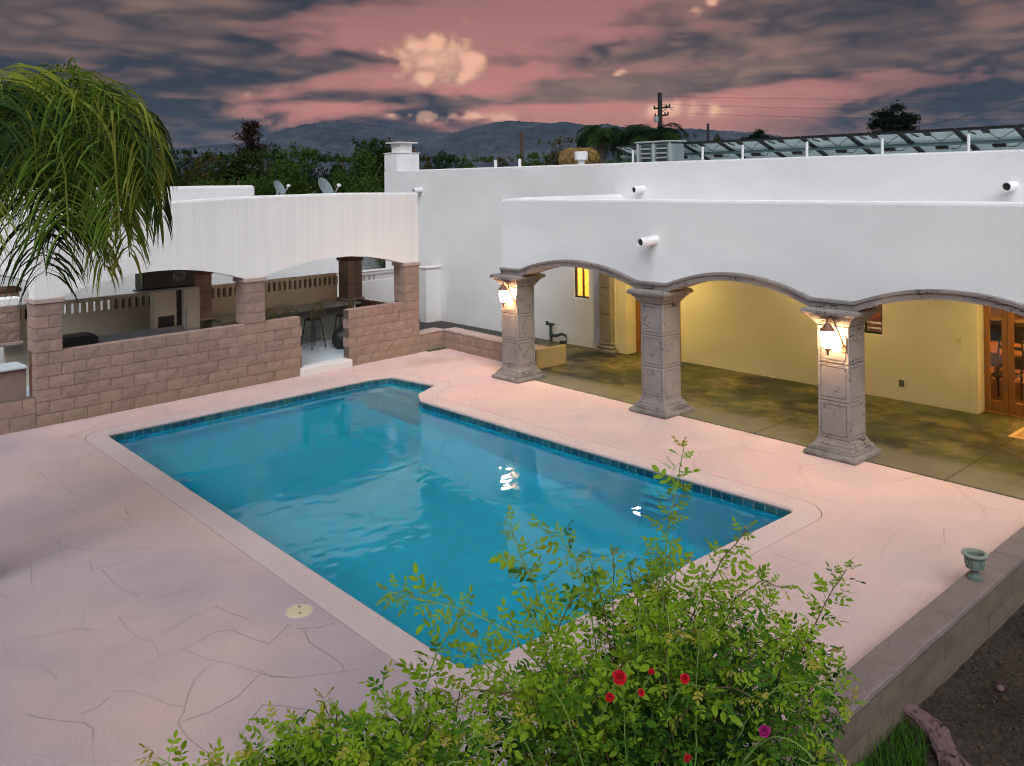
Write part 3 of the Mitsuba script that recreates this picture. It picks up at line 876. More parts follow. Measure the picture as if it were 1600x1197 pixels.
# white building and garden walls behind the cabana
LV0, LV1 = 11.3, 12.26
wb = thing("white_building", "plain white stucco building behind the cabana", "building")
add(wb + "__wall", cab(bx(-1, 13.5, 6.6, 6.9, -0.3, 2.75)), "stucco")
lv = [bx(LV0, LV1, 6.53, 6.59, z, z + 0.045) for z in np.arange(1.35, 1.95, 0.07)]
add(wb + "__louvre_vent", cab(cat_(*lv)), "grey_metal")
GWE = 10.9
gw = thing("slotted_garden_wall", "white garden wall with upright slots seen past the cabana's rear pillar", "wall")
g = [rbox(8.9, GWE, 4.0, 4.16, -0.3, 1.28, 0.01), rbox(8.9, GWE, 3.96, 4.2, 1.45, 1.53, 0.01), bx(10.0, GWE, 4.01, 4.15, 1.28, 1.45)]
for u in np.arange(8.95, 10.0, 0.18):
    g.append(bx(u, u + 0.08, 4.01, 4.15, 1.28, 1.45))
add(gw, cab(cat_(*g)), "stucco")
add(gw + "__coping_strip", cab(rbox(8.88, GWE + 0.02, 3.94, 4.22, 1.532, 1.56, 0.008)), "step_paint")

# ------------------------------------------------------------------ L-shaped low wall between cabana and patio
lp = thing("planter_wall", "low brown block planter wall from the cabana to the first stone column", "wall")
A0, A1, A2 = np.array([11.87, 16.58]), np.array([12.76, 16.66]), np.array([12.58, 13.22])


def wall_frame(a, b):
    d = (b - a) / np.linalg.norm(b - a)
    M = np.eye(4)
    M[:2, 0] = d
    M[:2, 1] = (-d[1], d[0])
    M[:2, 3] = a
    return M, np.linalg.norm(b - a)


F1, L1 = wall_frame(A0, A1)
F2, L2 = wall_frame(A1, A2)
core = []
for F, L in ((F1, L1), (F2, L2)):
    c = bx(0.0, L, 0.012, 0.33, -0.02, 0.395)
    c.apply_transform(F)
    core.append(c)
add(lp, cat_(*core), "mortar")
lay(lp, F1, 0.0, L1, 0.0, 2, ch=0.2, d=0.3)
lay(lp, F2, 0.0, L2, 0.0, 2, ch=0.2, d=0.3, phase=1)
for F, L in ((F1, L1 + 0.01), (F2, L2)):
    n = max(1, round(L / 0.55))
    for k in range(n):
        c = rbox(k * L / n + 0.003, (k + 1) * L / n - 0.003, -0.015, 0.36, 0.402, 0.455, 0.015)
        c.apply_transform(F)
        add(lp + "__cap_stone", c, "block_cap", smooth=30)
endc = rbox(L2 - 0.03, L2 + 0.03, -0.012, 0.86, 0.0, 0.452, 0.03)
endc.apply_transform(F2)
add(lp + "__end_pier", endc, "pier_tan", smooth=30)

# ------------------------------------------------------------------ retaining wall along the near side
rw = thing("retaining_wall", "long low block retaining wall along the near edge of the pool deck", "wall")
F3, L3 = wall_frame(np.array([-2.0, 2.99]), np.array([16.5, 3.03]))
c = bx(0, L3, 0.012, 0.24, -0.4, 0.085)
c.apply_transform(F3)
add(rw, c, "mortar")
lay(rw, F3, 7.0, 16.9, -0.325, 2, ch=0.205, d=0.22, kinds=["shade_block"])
n = int((16.9 - 6.2) / 0.41)
rr = np.random.default_rng(5)
for k in range(n):
    c = rbox(6.2 + k * 0.41 + 0.003, 6.2 + (k + 1) * 0.41 - 0.003, -0.005 + rr.uniform(-0.004, 0.004), 0.268, 0.088, 0.150 + rr.uniform(-0.002, 0.002), 0.012)
    c.apply_transform(F3)
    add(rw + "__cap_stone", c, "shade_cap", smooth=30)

ur = thing("garden_urn", "weathered stone pedestal urn standing on the retaining wall", "urn")
UX, UY, US = 8.76, 3.17, 0.88


def urn_part(m):
    v = np.array(m.vertices)
    return trimesh.Trimesh((v - [UX, UY, 0.15]) * US + [UX, UY, 0.15], m.faces, process=False)


add(ur + "__foot", urn_part(lathe([(0, 0.15), (0.078, 0.15), (0.080, 0.166), (0.068, 0.172), (0.070, 0.182), (0.052, 0.194), (0.034, 0.222), (0.032, 0.24), (0.0, 0.24)], 28, (UX, UY, 0))), "urn_stone", smooth=40)
add(ur + "__bowl", urn_part(lathe([(0.030, 0.238), (0.070, 0.258), (0.093, 0.270), (0.091, 0.282), (0.098, 0.34), (0.104, 0.385), (0.118, 0.40), (0.086, 0.40), (0.075, 0.30), (0.0, 0.285)], 28, (UX, UY, 0))), "urn_stone", smooth=40)
add(ur + "__rim", urn_part(lathe([(0.090, 0.398), (0.120, 0.398), (0.132, 0.408), (0.133, 0.422), (0.122, 0.430), (0.098, 0.430), (0.090, 0.420), (0.090, 0.398)], 28, (UX, UY, 0))), "urn_pale", smooth=40)
for a in np.arange(6) * PI / 3 + 0.4:
    add(ur + "__medallion", urn_part(tube([(UX + 0.101 * math.cos(a) - 0.02 * math.sin(a) * math.cos(t), UY + 0.101 * math.sin(a) + 0.02 * math.cos(a) * math.cos(t), 0.335 + 0.024 * math.sin(t)) for t in np.linspace(0, 2 * PI, 15)], 0.006, 5)), "urn_pale")

# ------------------------------------------------------------------ house and patio arcade
hs = thing("house", "long white stucco house with an arcaded stone patio along the pool", "house")
WX, PX = 15.15, 15.38                     # face of the long wall; face of the wall inside the patio
SP, AP = 2.12, 0.27                       # arch springing and rise
COLY = [12.98, 9.34, 6.07, 2.80]
SH = 0.24


def inner_arc(a, b, n=28):
    return [(a + (b - a) * t, SP + AP * (1 - (2 * t - 1) ** 2)) for t in np.linspace(0, 1, n)]


def offset_arc(pts, d):
    p = np.array(pts)
    t = np.gradient(p, axis=0)
    t /= np.linalg.norm(t, axis=1, keepdims=True)
    nrm = np.stack([t[:, 1], -t[:, 0]], 1)
    nrm *= np.sign(nrm[:, 1:2])
    return p + nrm * d


arches = [(COLY[i] - SH - 0.12, COLY[i + 1] + SH + 0.12) for i in range(3)]
outer_line = [(13.22, SP + 0.135)]
TH = 0.135
XF, XB = 11.66, 12.06
stone_polys = []
for i, (a, b) in enumerate(arches):
    inn = np.array(inner_arc(a, b))
    out = offset_arc(inn, TH)
    out[:, 1] = np.maximum(out[:, 1], SP + TH)
    outer_line += [tuple(q) for q in out]
    cuts = np.linspace(0, len(inn) - 1, 8).round().astype(int)
    for s, e in zip(cuts[:-1], cuts[1:]):
        stone_polys.append((inn[s:e + 1], out[s:e + 1]))
flat_edges = [(13.22, arches[0][0])] + [(arches[i][1], arches[i + 1][0]) for i in range(2)] + [(arches[2][1], 2.2)]
for (a, b) in flat_edges:
    stone_polys.append((np.array([(a, SP), (b, SP)]), np.array([(a, SP + TH), (b, SP + TH)])))
outer_line.append((-1.0, SP + TH))
trim = put(hs + "__arch_trim", mikit.ply(bx(11.9, 12.04, 12.75, 13.2, SP + 0.02, SP + 0.10), "cantera"))
for inn, out in stone_polys:
    lo = Polygon(list(inn) + list((inn + (out - inn) * 0.66))[::-1]).buffer(-0.0025, join_style=2)
    hi = Polygon(list(inn + (out - inn) * 0.66) + list(out)[::-1]).buffer(-0.0025, join_style=2)
    m = cat_(ext_yz(lo, 11.605, 12.075), ext_yz(hi, 11.575, 12.06))
    add(trim + "__stone", m, "cantera")

# stucco face over the arches, top edge rounded
ftop = 3.655
poly = Polygon(outer_line + [(-1.0, ftop - 0.055), (13.22, ftop - 0.055)])
fw = ext_yz(poly, XF, XB)
caps = [tube([(XF + 0.055, -1, ftop - 0.055), (XF + 0.055, 13.215, ftop - 0.055)], 0.055, 16), tube([(XB - 0.055, -1, ftop - 0.055), (XB - 0.055, 13.215, ftop - 0.055)], 0.055, 16),
        bx(XF + 0.055, XB - 0.055, -1, 13.215, ftop - 0.2, ftop - 0.001)]
add(hs + "__patio_front_wall", cat_(fw, *caps), "stucco", smooth=35)
add(hs + "__patio_side_wall", rbox(XB + 0.002, WX - 0.002, 12.92, 13.21, 2.42, ftop + 0.02, 0.055), "stucco", smooth=30)
add(hs + "__patio_ceiling", bx(XB + 0.002, PX + 0.3, -1, 12.918, 2.78, 2.95), "stucco")


def wall_yz(y0, y1, z0, z1, x0, x1, holes=()):
    p = sbox(y0, z0, y1, z1)
    for h in holes:
        p = p.difference(sbox(h[0], h[1], h[2], h[3]))
    return ext_yz(p, x0, x1)


WIN1 = (14.06, 1.17, 14.56, 2.12)
add(hs + "__garden_wall", wall_yz(13.212, 22.7, -0.3, 4.36, WX, WX + 0.3, [WIN1]), "stucco")
up = cat_(bx(WX, WX + 0.3, -6, 13.21, 2.952, 4.36))
add(hs + "__upper_wall", up, "stucco")
capl = [tube([(WX + 0.04, -6, 4.36), (WX + 0.04, 22.69, 4.36)], 0.04, 14), tube([(WX + 0.26, -6, 4.36), (WX + 0.26, 22.69, 4.36)], 0.04, 14), bx(WX + 0.04, WX + 0.26, -6, 22.69, 4.2, 4.3985)]
add(hs + "__parapet_cap", cat_(*capl), "stucco", smooth=40)
add(hs + "__end_wall", bx(WX + 0.302, 20.3, 22.4, 22.69, -0.3, 4.36), "stucco")
add(hs + "__roof", bx(WX + 0.302, 20.3, -6, 22.398, 3.6, 3.9), "stucco")
WIN2 = (7.08, 1.13, 7.75, 2.05)
add(hs + "__patio_wall", wall_yz(5.62, 11.55, -0.05, 2.778, PX, PX + 0.3, [WIN2]), "stucco_tan")
add(hs + "__corner_pier", bx(PX - 0.012, PX + 0.34, 5.47, 5.618, -0.05, 2.778), "stucco_tan")
add(hs + "__patio_return_wall", cat_(bx(PX + 0.31, PX + 0.6, 11.25, 11.549, -0.05, 2.778), bx(WX, WX + 0.34, 12.90, 13.208, -0.05, 2.778)), "stucco_tan")

# the pilaster of the same stone against the garden wall
pil = put(hs + "__pilaster", mikit.ply(bx(15.02, 15.148, 13.26, 13.58, 0.25, 2.3), "cantera"))
for z0, z1 in ((0.26, 0.88), (0.89, 1.50), (1.51, 2.14)):
    add(pil + "__block", rbox(14.99, 15.02, 13.25, 13.59, z0, z1, 0.008), "cantera")
add(pil + "__foot_moulding", cat_(rbox(14.90, 15.147, 13.12, 13.70, 0.0, 0.09, 0.02), rbox(14.94, 15.146, 13.18, 13.65, 0.09, 0.17, 0.03), rbox(14.97, 15.145, 13.22, 13.62, 0.17, 0.25, 0.03)), "cantera")


# stone columns
def stone_block(h, s, g=0.011):
    m = man(rbox(-s, s, -s, s, 0, h, 0.008))
    w = s - 0.045
    for a in range(4):
        o = sbox(-w, 0.045, w, h - 0.045)
        ring_ = o.difference(o.buffer(-g, join_style=2))
        r = ext_xz(ring_, -s - 0.01, -s + 0.016)
        c = math.cos(a * PI / 2), math.sin(a * PI / 2)
        v = np.array(r.vertices)
        r = trimesh.Trimesh(np.column_stack([v[:, 0] * c[0] - v[:, 1] * c[1], v[:, 0] * c[1] + v[:, 1] * c[0], v[:, 2]]), r.faces, process=False)
        m = m - man(r)
    return tri(m)


SB = mikit.ply(stone_block(0.532, SH), "cantera")
for i, cy in enumerate(COLY):
    CX = 11.86
    key = put(hs + "__column", mikit.ply(bx(CX - 0.22, CX + 0.22, cy - 0.22, cy + 0.22, 0.1, SP - 0.01), "mortar"),
              label=("stone column with a lit lantern nearest the cabana", "middle stone column without a lantern", "stone column with a lit lantern at the right of the pool", None)[i])
    add(key + "__base", square_loft([(0.372, 0.0), (0.394, 0.018), (0.398, 0.045), (0.390, 0.070), (0.370, 0.082), (0.340, 0.083), (0.338, 0.118), (0.322, 0.120), (0.318, 0.150), (0.300, 0.166), (0.282, 0.167), (0.280, 0.195), (0.262, 0.215), (0.250, 0.262)], CX, cy), "cantera")
    for k in range(3):
        sh = dict(SB)
        sh["to_world"] = T().translate([CX, cy, 0.264 + k * 0.540])
        put(key + "__block", sh)
    add(key + "__capital", square_loft([(0.246, 1.888), (0.262, 1.90), (0.262, 1.925), (0.280, 1.927), (0.290, 1.955), (0.312, 1.972), (0.314, 1.998), (0.340, 2.000), (0.346, 2.032), (0.372, 2.034), (0.398, 2.048), (0.408, 2.074), (0.402, 2.098), (0.375, 2.1195)], CX, cy), "cantera")

# fins, spouts, chimney
add(hs + "__fin_wall", cat_(rbox(14.62, 15.148, 19.86, 20.2, -0.05, 1.55, 0.02)), "stucco", smooth=30)
add(hs + "__fin_cap", rbox(14.58, 15.148, 19.82, 20.24, 1.552, 1.60, 0.015), "step_paint")
add(hs + "__side_step", rbox(14.9, 15.148, 20.4, 22.4, 0.0, 0.18, 0.01), "floor_paint")


def spout(x, y, z, length, lab, r=0.075):
    key = put(hs + "__rain_spout", mikit.ply(cat_(tube_open(x, y, z, length, r)), "white_paint", 40), label=lab)
    q = tube([(x - length + 0.05, y, z - 0.06 * length + 0.003), (x - length + 0.045, y, z - 0.06 * length + 0.003)], r - 0.0125, 16)
    add(key + "__shade_disc", q, "black_metal")  # black disc stands in for the shade inside the spout mouth
    return key


def tube_open(x, y, z, length, r):
    p0, p1 = np.array([x + 0.05, y, z]), np.array([x - length, y, z - 0.06 * length])
    prof = [(r, 0), (r, length + 0.05), (r - 0.012, length + 0.05), (r - 0.012, 0.1), (0, 0.1)]
    m = lathe(prof, 20)
    R = trimesh.geometry.align_vectors([0, 0, 1], (p1 - p0) / np.linalg.norm(p1 - p0))
    m.apply_transform(R)
    m.apply_translation(p0)
    return m


spout(XF, 9.26, 2.98, 0.42, "white rain spout low on the patio front above the arches")
spout(WX, 12.36, 3.80, 0.34, "white rain spout on the upper wall above the patio")
spout(WX, 4.82, 3.83, 0.34, "white rain spout on the upper wall at the right edge")
spout(WX, 20.75, 3.80, 0.3, "white rain spout on the upper wall beside the cabana")
ch = put(hs + "__chimney", mikit.ply(rbox(WX + 0.001, WX + 0.85, 22.0, 22.70, 4.2, 4.92, 0.015), "stucco", 30))
add(ch + "__cap", rbox(WX - 0.02, WX + 0.87, 21.98, 22.72, 4.921, 4.955, 0.01), "step_paint")
add(ch + "__flue", rbox(WX + 0.20, WX + 0.66, 22.12, 22.58, 4.956, 5.24, 0.01), "white_paint")
add(ch + "__top_plate", rbox(WX + 0.06, WX + 0.80, 22.0, 22.70, 5.242, 5.285, 0.008), "step_paint")
add(ch + "__damper_box", rbox(WX + 0.67, WX + 0.80, 22.15, 22.30, 4.956, 5.14, 0.006), "rust_pole")
for y in (18.25, 17.25):
    add(hs + "__vent_pipe", lathe([(0, 3.9), (0.045, 3.9), (0.045, 4.62), (0.03, 4.62), (0.03, 4.4), (0, 4.4)], 14, (15.9, y, 0)), "white_paint", smooth=40)
vc = put(hs + "__roof_vent", mikit.ply(lathe([(0, 3.9), (0.09, 3.9), (0.09, 4.52), (0, 4.52)], 16, (15.95, 15.0, 0)), "white_paint", 40))
add(vc + "__hood", lathe([(0, 4.74), (0.16, 4.74), (0.17, 4.72), (0.17, 4.54), (0.155, 4.52), (0, 4.52)], 20, (15.95, 15.0, 0)), "white_paint", smooth=40)


# windows and doors with the lit rooms behind them
def window(key_label, y0, z0, y1, z1, x, mull, frame="black_metal", fr_=0.035, depth=0.05):
    key = hs + "__window"
    pieces = [bx(x, x + depth, y0, y0 + fr_, z0, z1), bx(x, x + depth, y1 - fr_, y1, z0, z1), bx(x, x + depth, y0 + fr_, y1 - fr_, z0, z0 + fr_), bx(x, x + depth, y0 + fr_, y1 - fr_, z1 - fr_, z1)]
    for m_ in mull:
        pieces.append(bx(x + 0.004, x + depth - 0.004, m_ - 0.015, m_ + 0.015, z0 + fr_, z1 - fr_))
    k = put(key, mikit.ply(cat_(*pieces), frame), label=key_label)
    add(k + "__pane", ext_yz(sbox(y0 + fr_, z0 + fr_, y1 - fr_, z1 - fr_), x + depth / 2, x + depth / 2 + 0.0005).slice_plane((x + depth / 2 + 0.0002, 0, 0), (-1, 0, 0)), "glass")
    return k


w1 = window("tall narrow lit window with a dark frame left of the pilaster", *WIN1, WX + 0.05, [14.30])
add(w1 + "__blind", bx(WX + 0.16, WX + 0.17, 14.0, 14.62, 1.12, 2.2), "blind")
w2 = window("dark window half hidden behind the right stone column", *WIN2, PX + 0.05, [7.42])
for z in (1.20, 1.30):
    add(w2 + "__reflection_bar", rbox(PX + 0.14, PX + 0.16, 7.02, 7.72, z, z + 0.035, 0.004), "white_paint")  # white strips stand in for bright reflections in the window
room1 = [bx(15.46, 17.4, 13.3, 13.34, 0.6, 2.5), bx(15.46, 17.4, 15.3, 15.34, 0.6, 2.5), bx(17.4, 17.44, 13.3, 15.34, 0.6, 2.5), bx(15.46, 17.4, 13.34, 15.3, 0.56, 0.6), bx(15.46, 17.4, 13.34, 15.3, 2.5, 2.54)]
add(hs + "__bathroom", cat_(*room1), "warm_wall")
RX0 = PX + 0.61
room2 = [bx(PX + 0.31, 20, 10.0, 10.05, 0, 2.7), bx(20, 20.05, 1.0, 10.05, 0, 2.7), bx(RX0, 20, 1.0, 1.05, 0, 2.7), bx(PX + 0.31, 20.05, 1.0, 10.05, 2.70, 2.74)]
add(hs + "__dining_room", cat_(*room2), "warm_wall")
add(hs + "__dining_floor", bx(PX + 0.305, 20, 1.05, 10.0, -0.06, 0.02), "floor_tile")


def lamp_disk(key, x, y, z, r, rad, down=True):
    m = trimesh.creation.cylinder(r, 0.004, sections=20)
    m.apply_translation((x, y, z))
    sh = mikit.ply(m, "white_paint")
    sh["emitter"] = {"type": "area", "radiance": rgb(rad)}
    return put(key, sh)


pl = thing("ceiling_lamp", "round lamp in the bathroom ceiling behind the lit window", "lamp")
lamp_disk(pl, 16.0, 14.3, 2.48, 0.14, (420, 300, 130))
dl = thing("ceiling_lamp", "round lamp in the dining room ceiling behind the glass doors", "lamp")
lamp_disk(dl, 18.2, 4.2, 2.68, 0.16, (260, 140, 45))
for k, (x, y, nm) in enumerate(((14.2, 11.85, "recessed lamp in the patio ceiling nearest the wooden side door"), (14.2, 7.9, "recessed lamp in the middle of the patio ceiling"), (14.3, 4.3, "recessed lamp in the patio ceiling by the glass doors"))):
    pc = thing("patio_downlight", nm, "lamp")
    lamp_disk(pc, x, y, 2.775, 0.10, ((270, 204, 52), (120, 92, 27), (225, 172, 50))[k])
    add(pc + "__trim_ring", lathe([(0.102, 2.779), (0.102, 2.768), (0.135, 2.768), (0.138, 2.779)], 24, (x, y, 0)), "white_paint", smooth=30)

# wooden side door in the recess behind the middle column
sd = put(hs + "__side_door", mikit.ply(bx(15.47, 15.52, 11.56, 12.89, 0.012, 2.2), "wood"), label="wooden door in the recess behind the middle column")
for z0, z1 in ((0.2, 0.95), (1.05, 1.95)):
    for y0 in (11.66, 12.28):
        add(sd + "__panel", rbox(15.455, 15.472, y0, y0 + 0.5, z0, z1, 0.01), "wood")
add(hs + "__side_door_lintel", bx(15.46, 15.55, 11.56, 12.89, 2.202, 2.778), "stucco_tan")

# glass patio doors
DX = PX + 0.26


def french_door(y0, y1, lab, st=0.085, rail=0.22):
    k = put(hs + "__glass_door", mikit.ply(cat_(rbox(DX, DX + 0.05, y0, y0 + st, 0.013, 2.25, 0.004), rbox(DX, DX + 0.05, y1 - st, y1, 0.013, 2.25, 0.004),
                                                rbox(DX + 0.002, DX + 0.048, y0 + st, y1 - st, 0.013, rail, 0.004), rbox(DX + 0.002, DX + 0.048, y0 + st, y1 - st, 2.14, 2.25, 0.004)), "wood"), label=lab)
    add(k + "__pane", trimesh.Trimesh(np.array([(DX + 0.025, y0 + st, rail), (DX + 0.025, y1 - st, rail), (DX + 0.025, y1 - st, 2.14), (DX + 0.025, y0 + st, 2.14)]), [[0, 2, 1], [0, 3, 2]], process=False), "glass")
    add(k + "__threshold", rbox(DX - 0.04, DX + 0.06, y0, y1, 0.0125, 0.03, 0.004), "wood")
    return k


french_door(5.105, 5.468, "narrow glass side panel of the wooden patio doors")
french_door(4.12, 5.10, "wide wooden glass patio door at the right edge")
french_door(3.1, 4.115, "wooden glass patio door beyond the right edge")
add(hs + "__patio_end_wall", bx(DX, DX + 0.3, -6, 3.09, -0.3, 2.95), "stucco_tan")
add(hs + "__door_lintel", bx(DX, DX + 0.3, 3.092, 5.468, 2.255, 2.778), "stucco_tan")
add(hs + "__outlet", rbox(PX - 0.012, PX, 6.70, 6.79, 0.26, 0.38, 0.004), "plate_grey")
add(hs + "__switch_plate", cat_(rbox(PX - 0.008, PX, 5.73, 5.82, 1.13, 1.26, 0.003), bx(PX - 0.016, PX - 0.008, 5.768, 5.782, 1.18, 1.21)), "plate")


def dining_chair(x, y, rz, lab):
    key = thing("dining_chair", lab, "chair", "chairs in the dining room")
    M = np.eye(4)
    M[:2, :2] = [[math.cos(rz), -math.sin(rz)], [math.sin(rz), math.cos(rz)]]
    M[:3, 3] = (x, y, 0.02)

    def p(m):
        m.apply_transform(M)
        return m
    add(key + "__seat", p(rbox(-0.21, 0.21, -0.21, 0.21, 0.43, 0.47, 0.015)), "black_metal")
    for sx in (-0.19, 0.19):
        for sy in (-0.19, 0.19):
            add(key + "__leg", p(tube([(sx, sy, 0), (sx, sy, 0.43)], 0.018, 6)), "black_metal")
        add(key + "__back_post", p(tube([(sx, -0.2, 0.46), (sx * 1.05, -0.25, 0.8), (sx * 0.9, -0.29, 1.12)], 0.017, 6)), "black_metal")
    for z, yy in ((0.66, -0.225), (0.86, -0.255), (1.08, -0.285)):
        add(key + "__slat", p(rbox(-0.19, 0.19, yy - 0.01, yy + 0.01, z, z + 0.06, 0.006)), "black_metal")


dining_chair(16.45, 4.85, PI / 2, "dark slatted dining chair just inside the wide glass door")
dining_chair(16.6, 5.45, PI / 2, "dark slatted dining chair behind the narrow glass panel")
dt = thing("dining_table", "dark wooden dining table inside the glass doors", "table")
add(dt + "__top", rbox(17.0, 18.2, 3.6, 6.2, 0.72, 0.77, 0.01), "wood")
for x in (17.08, 18.12):
    for y in (3.7, 6.1):
        add(dt + "__leg", bx(x - 0.035, x + 0.035, y - 0.035, y + 0.035, 0.02, 0.72), "wood")
sbd = thing("sideboard", "dark sideboard under a pale shelf at the back of the dining room", "sideboard")
add(sbd + "__cabinet", rbox(19.4, 19.95, 3.5, 8.8, 0.02, 0.9, 0.01), "black_metal")
add(sbd + "__shelf", rbox(19.5, 19.95, 3.5, 8.8, 1.42, 1.47, 0.005), "white_paint")
dm = thing("door_mat", "woven rust door mat on the patio in front of the glass doors", "mat")
add(dm + "__border", rbox(14.35, 15.12, 3.6, 4.70, 0.0125, 0.022, 0.003), "mat_border")
add(dm + "__weave", bx(14.42, 15.05, 3.67, 4.63, 0.0222, 0.0245), "mat_weave")

# water pipes at the foot of the garden wall
wp = thing("water_pipe", "dark standing valve pipe with a looped backflow fitting by the house wall", "pipe")
add(wp + "__riser", cat_(tube([(15.0, 15.22, 0.0), (15.0, 15.22, 0.46)], 0.038, 10), tube([(15.0, 15.30, 0.46), (15.0, 15.10, 0.46)], 0.03, 10)), "ac_dark", smooth=40)
add(wp + "__valve", cat_(rbox(14.96, 15.04, 15.33, 15.37, 0.42, 0.52, 0.01), tube([(15.0, 15.36, 0.46), (15.1, 15.36, 0.46)], 0.015, 6)), "ac_dark")
add(wp + "__loop", tube([(15.0, 15.22, 0.18), (15.0, 15.0, 0.20), (15.0, 14.86, 0.26), (15.0, 14.72, 0.24), (15.0, 14.66, 0.16), (15.0, 14.72, 0.07), (15.0, 14.9, 0.06)], 0.036, 10), "ac_dark", smooth=40)
sg = thing("hose_tap", "small dark garden tap on the house wall left of the first column", "tap")
add(sg + "__pipe", tube([(WX + 0.02, 16.9, 0.45), (WX - 0.10, 16.9, 0.45), (WX - 0.14, 16.9, 0.38)], 0.022, 8), "black_metal")
add(sg + "__handle", lathe([(0, 0.53), (0.05, 0.53), (0.05, 0.51), (0, 0.51)], 12, (WX - 0.09, 16.9, 0)), "black_metal")


# ------------------------------------------------------------------ wall lanterns
def lantern(cy, lab, power):
    key = thing("wall_lantern", lab, "wall lantern", "lit lanterns on the patio columns")
    x, z = 11.42, 1.72
    wall = 11.618
    g = lathe([(0, z - 0.125), (0.045, z - 0.122), (0.072, z - 0.07), (0.088, z + 0.02), (0.082, z + 0.10), (0.070, z + 0.115), (0, z + 0.115)], 24, (x, cy, 0))
    sh = mikit.ply(g, "white_paint", True)
    sh["emitter"] = {"type": "area", "radiance": rgb(power)}
    put(key + "__globe", sh)
    add(key + "__hood", lathe([(0.0, z + 0.262), (0.012, z + 0.26), (0.014, z + 0.235), (0.035, z + 0.215), (0.06, z + 0.175), (0.092, z + 0.145), (0.104, z + 0.118), (0.095, z + 0.117), (0, z + 0.117)], 24, (x, cy, 0)), "bronze", smooth=40)
    add(key + "__collar", lathe([(0, z - 0.127), (0.05, z - 0.127), (0.052, z - 0.14), (0.03, z - 0.16), (0.012, z - 0.17), (0.018, z - 0.19), (0.014, z - 0.205), (0, z - 0.235)], 16, (x, cy, 0)), "bronze", smooth=40)
    for a in np.arange(4) * PI / 2 + 0.3:
        add(key + "__cage_bar", tube([(x + r_ * math.cos(a), cy + r_ * math.sin(a), zz) for r_, zz in ((0.052, z - 0.13), (0.080, z - 0.07), (0.097, z + 0.02), (0.096, z + 0.118))], 0.0045, 5), "bronze")
    t = np.linspace(0, 1, 16)
    hook = [(wall, cy - 0.15, z - 0.10)] + [(wall - 0.05 - 0.10 * math.sin(PI * s * 0.9), cy - 0.16 * math.cos(PI * s / 2) ** 0.7, z - 0.10 + 0.40 * s + 0.03 * math.sin(PI * s)) for s in t] + [(x, cy, z + 0.262)]
    add(key + "__arm", tube(hook, 0.012, 8), "bronze", smooth=60)
    add(key + "__scroll", tube([(wall - 0.055 - 0.03 * (1 - s) * math.cos(9 * s), cy - 0.15, z - 0.11 - 0.03 * (1 - s) * math.sin(9 * s)) for s in t], 0.007, 6), "bronze")
    add(key + "__wall_plate", rbox(wall - 0.018, wall + 0.001, cy - 0.19, cy - 0.11, z - 0.20, z + 0.02, 0.01), "bronze")


lantern(12.93, "lit bronze wall lantern on the first stone column nearest the cabana", (75, 47, 22))
lantern(6.04, "lit bronze wall lantern on the right stone column", (75, 47, 22))

# ------------------------------------------------------------------ roof equipment
ac = thing("air_conditioner", "grey rooftop air conditioner with louvred sides behind the parapet", "air conditioner")
ax, ay0, ay1 = 15.72, 11.98, 13.02
add(ac + "__cabinet", rbox(ax, ax + 0.5, ay0, ay1, 3.9, 4.85, 0.06), "ac_body", smooth=30)
add(ac + "__top", rbox(ax - 0.03, ax + 0.53, ay0 - 0.03, ay1 + 0.03, 4.855, 4.89, 0.012), "ac_light")
for (ya, yb) in ((12.58, 12.86), (12.12, 12.42)):
    add(ac + "__coil", bx(ax - 0.004, ax + 0.01, ya, yb, 4.1, 4.80), "ac_dark")
    for z in np.arange(4.17, 4.8, 0.105):
        add(ac + "__louvre", rbox(ax - 0.03, ax - 0.005, ya - 0.005, yb + 0.005, z, z + 0.032, 0.006), "ac_light")
for y in (12.03, 12.50, 12.96):
    add(ac + "__corner_post", bx(ax - 0.02, ax - 0.001, y - 0.03, y + 0.03, 3.95, 4.84), "ac_light")
rk = thing("panel_rack", "white posts and green steel rail that carry the rooftop solar panels", "rack")
px0, pz0, px1, pz1 = 16.5, 4.86, 18.05, 4.32           # near upper edge and far lower edge of the panels
sl_ = (pz1 - pz0) / (px1 - px0)


def panel_z(x):
    return pz0 + sl_ * (x - px0)


# one panel: its under side faces the pool
PW, GAP = 0.985, 0.03
y = 14.85
pm = {}


def panel_part(x0, x1, y0, y1, t0, t1):
    """A strip in the panel's own plane: x0..x1 along the slope, offset t0..t1 below it."""
    v = []
    for x in (x0, x1):
        for yy in (y0, y1):
            for t in (t0, t1):
                v.append((x, yy, panel_z(x) - t))
    return tri(m3.Manifold.hull_points(np.array(v, np.float32)))


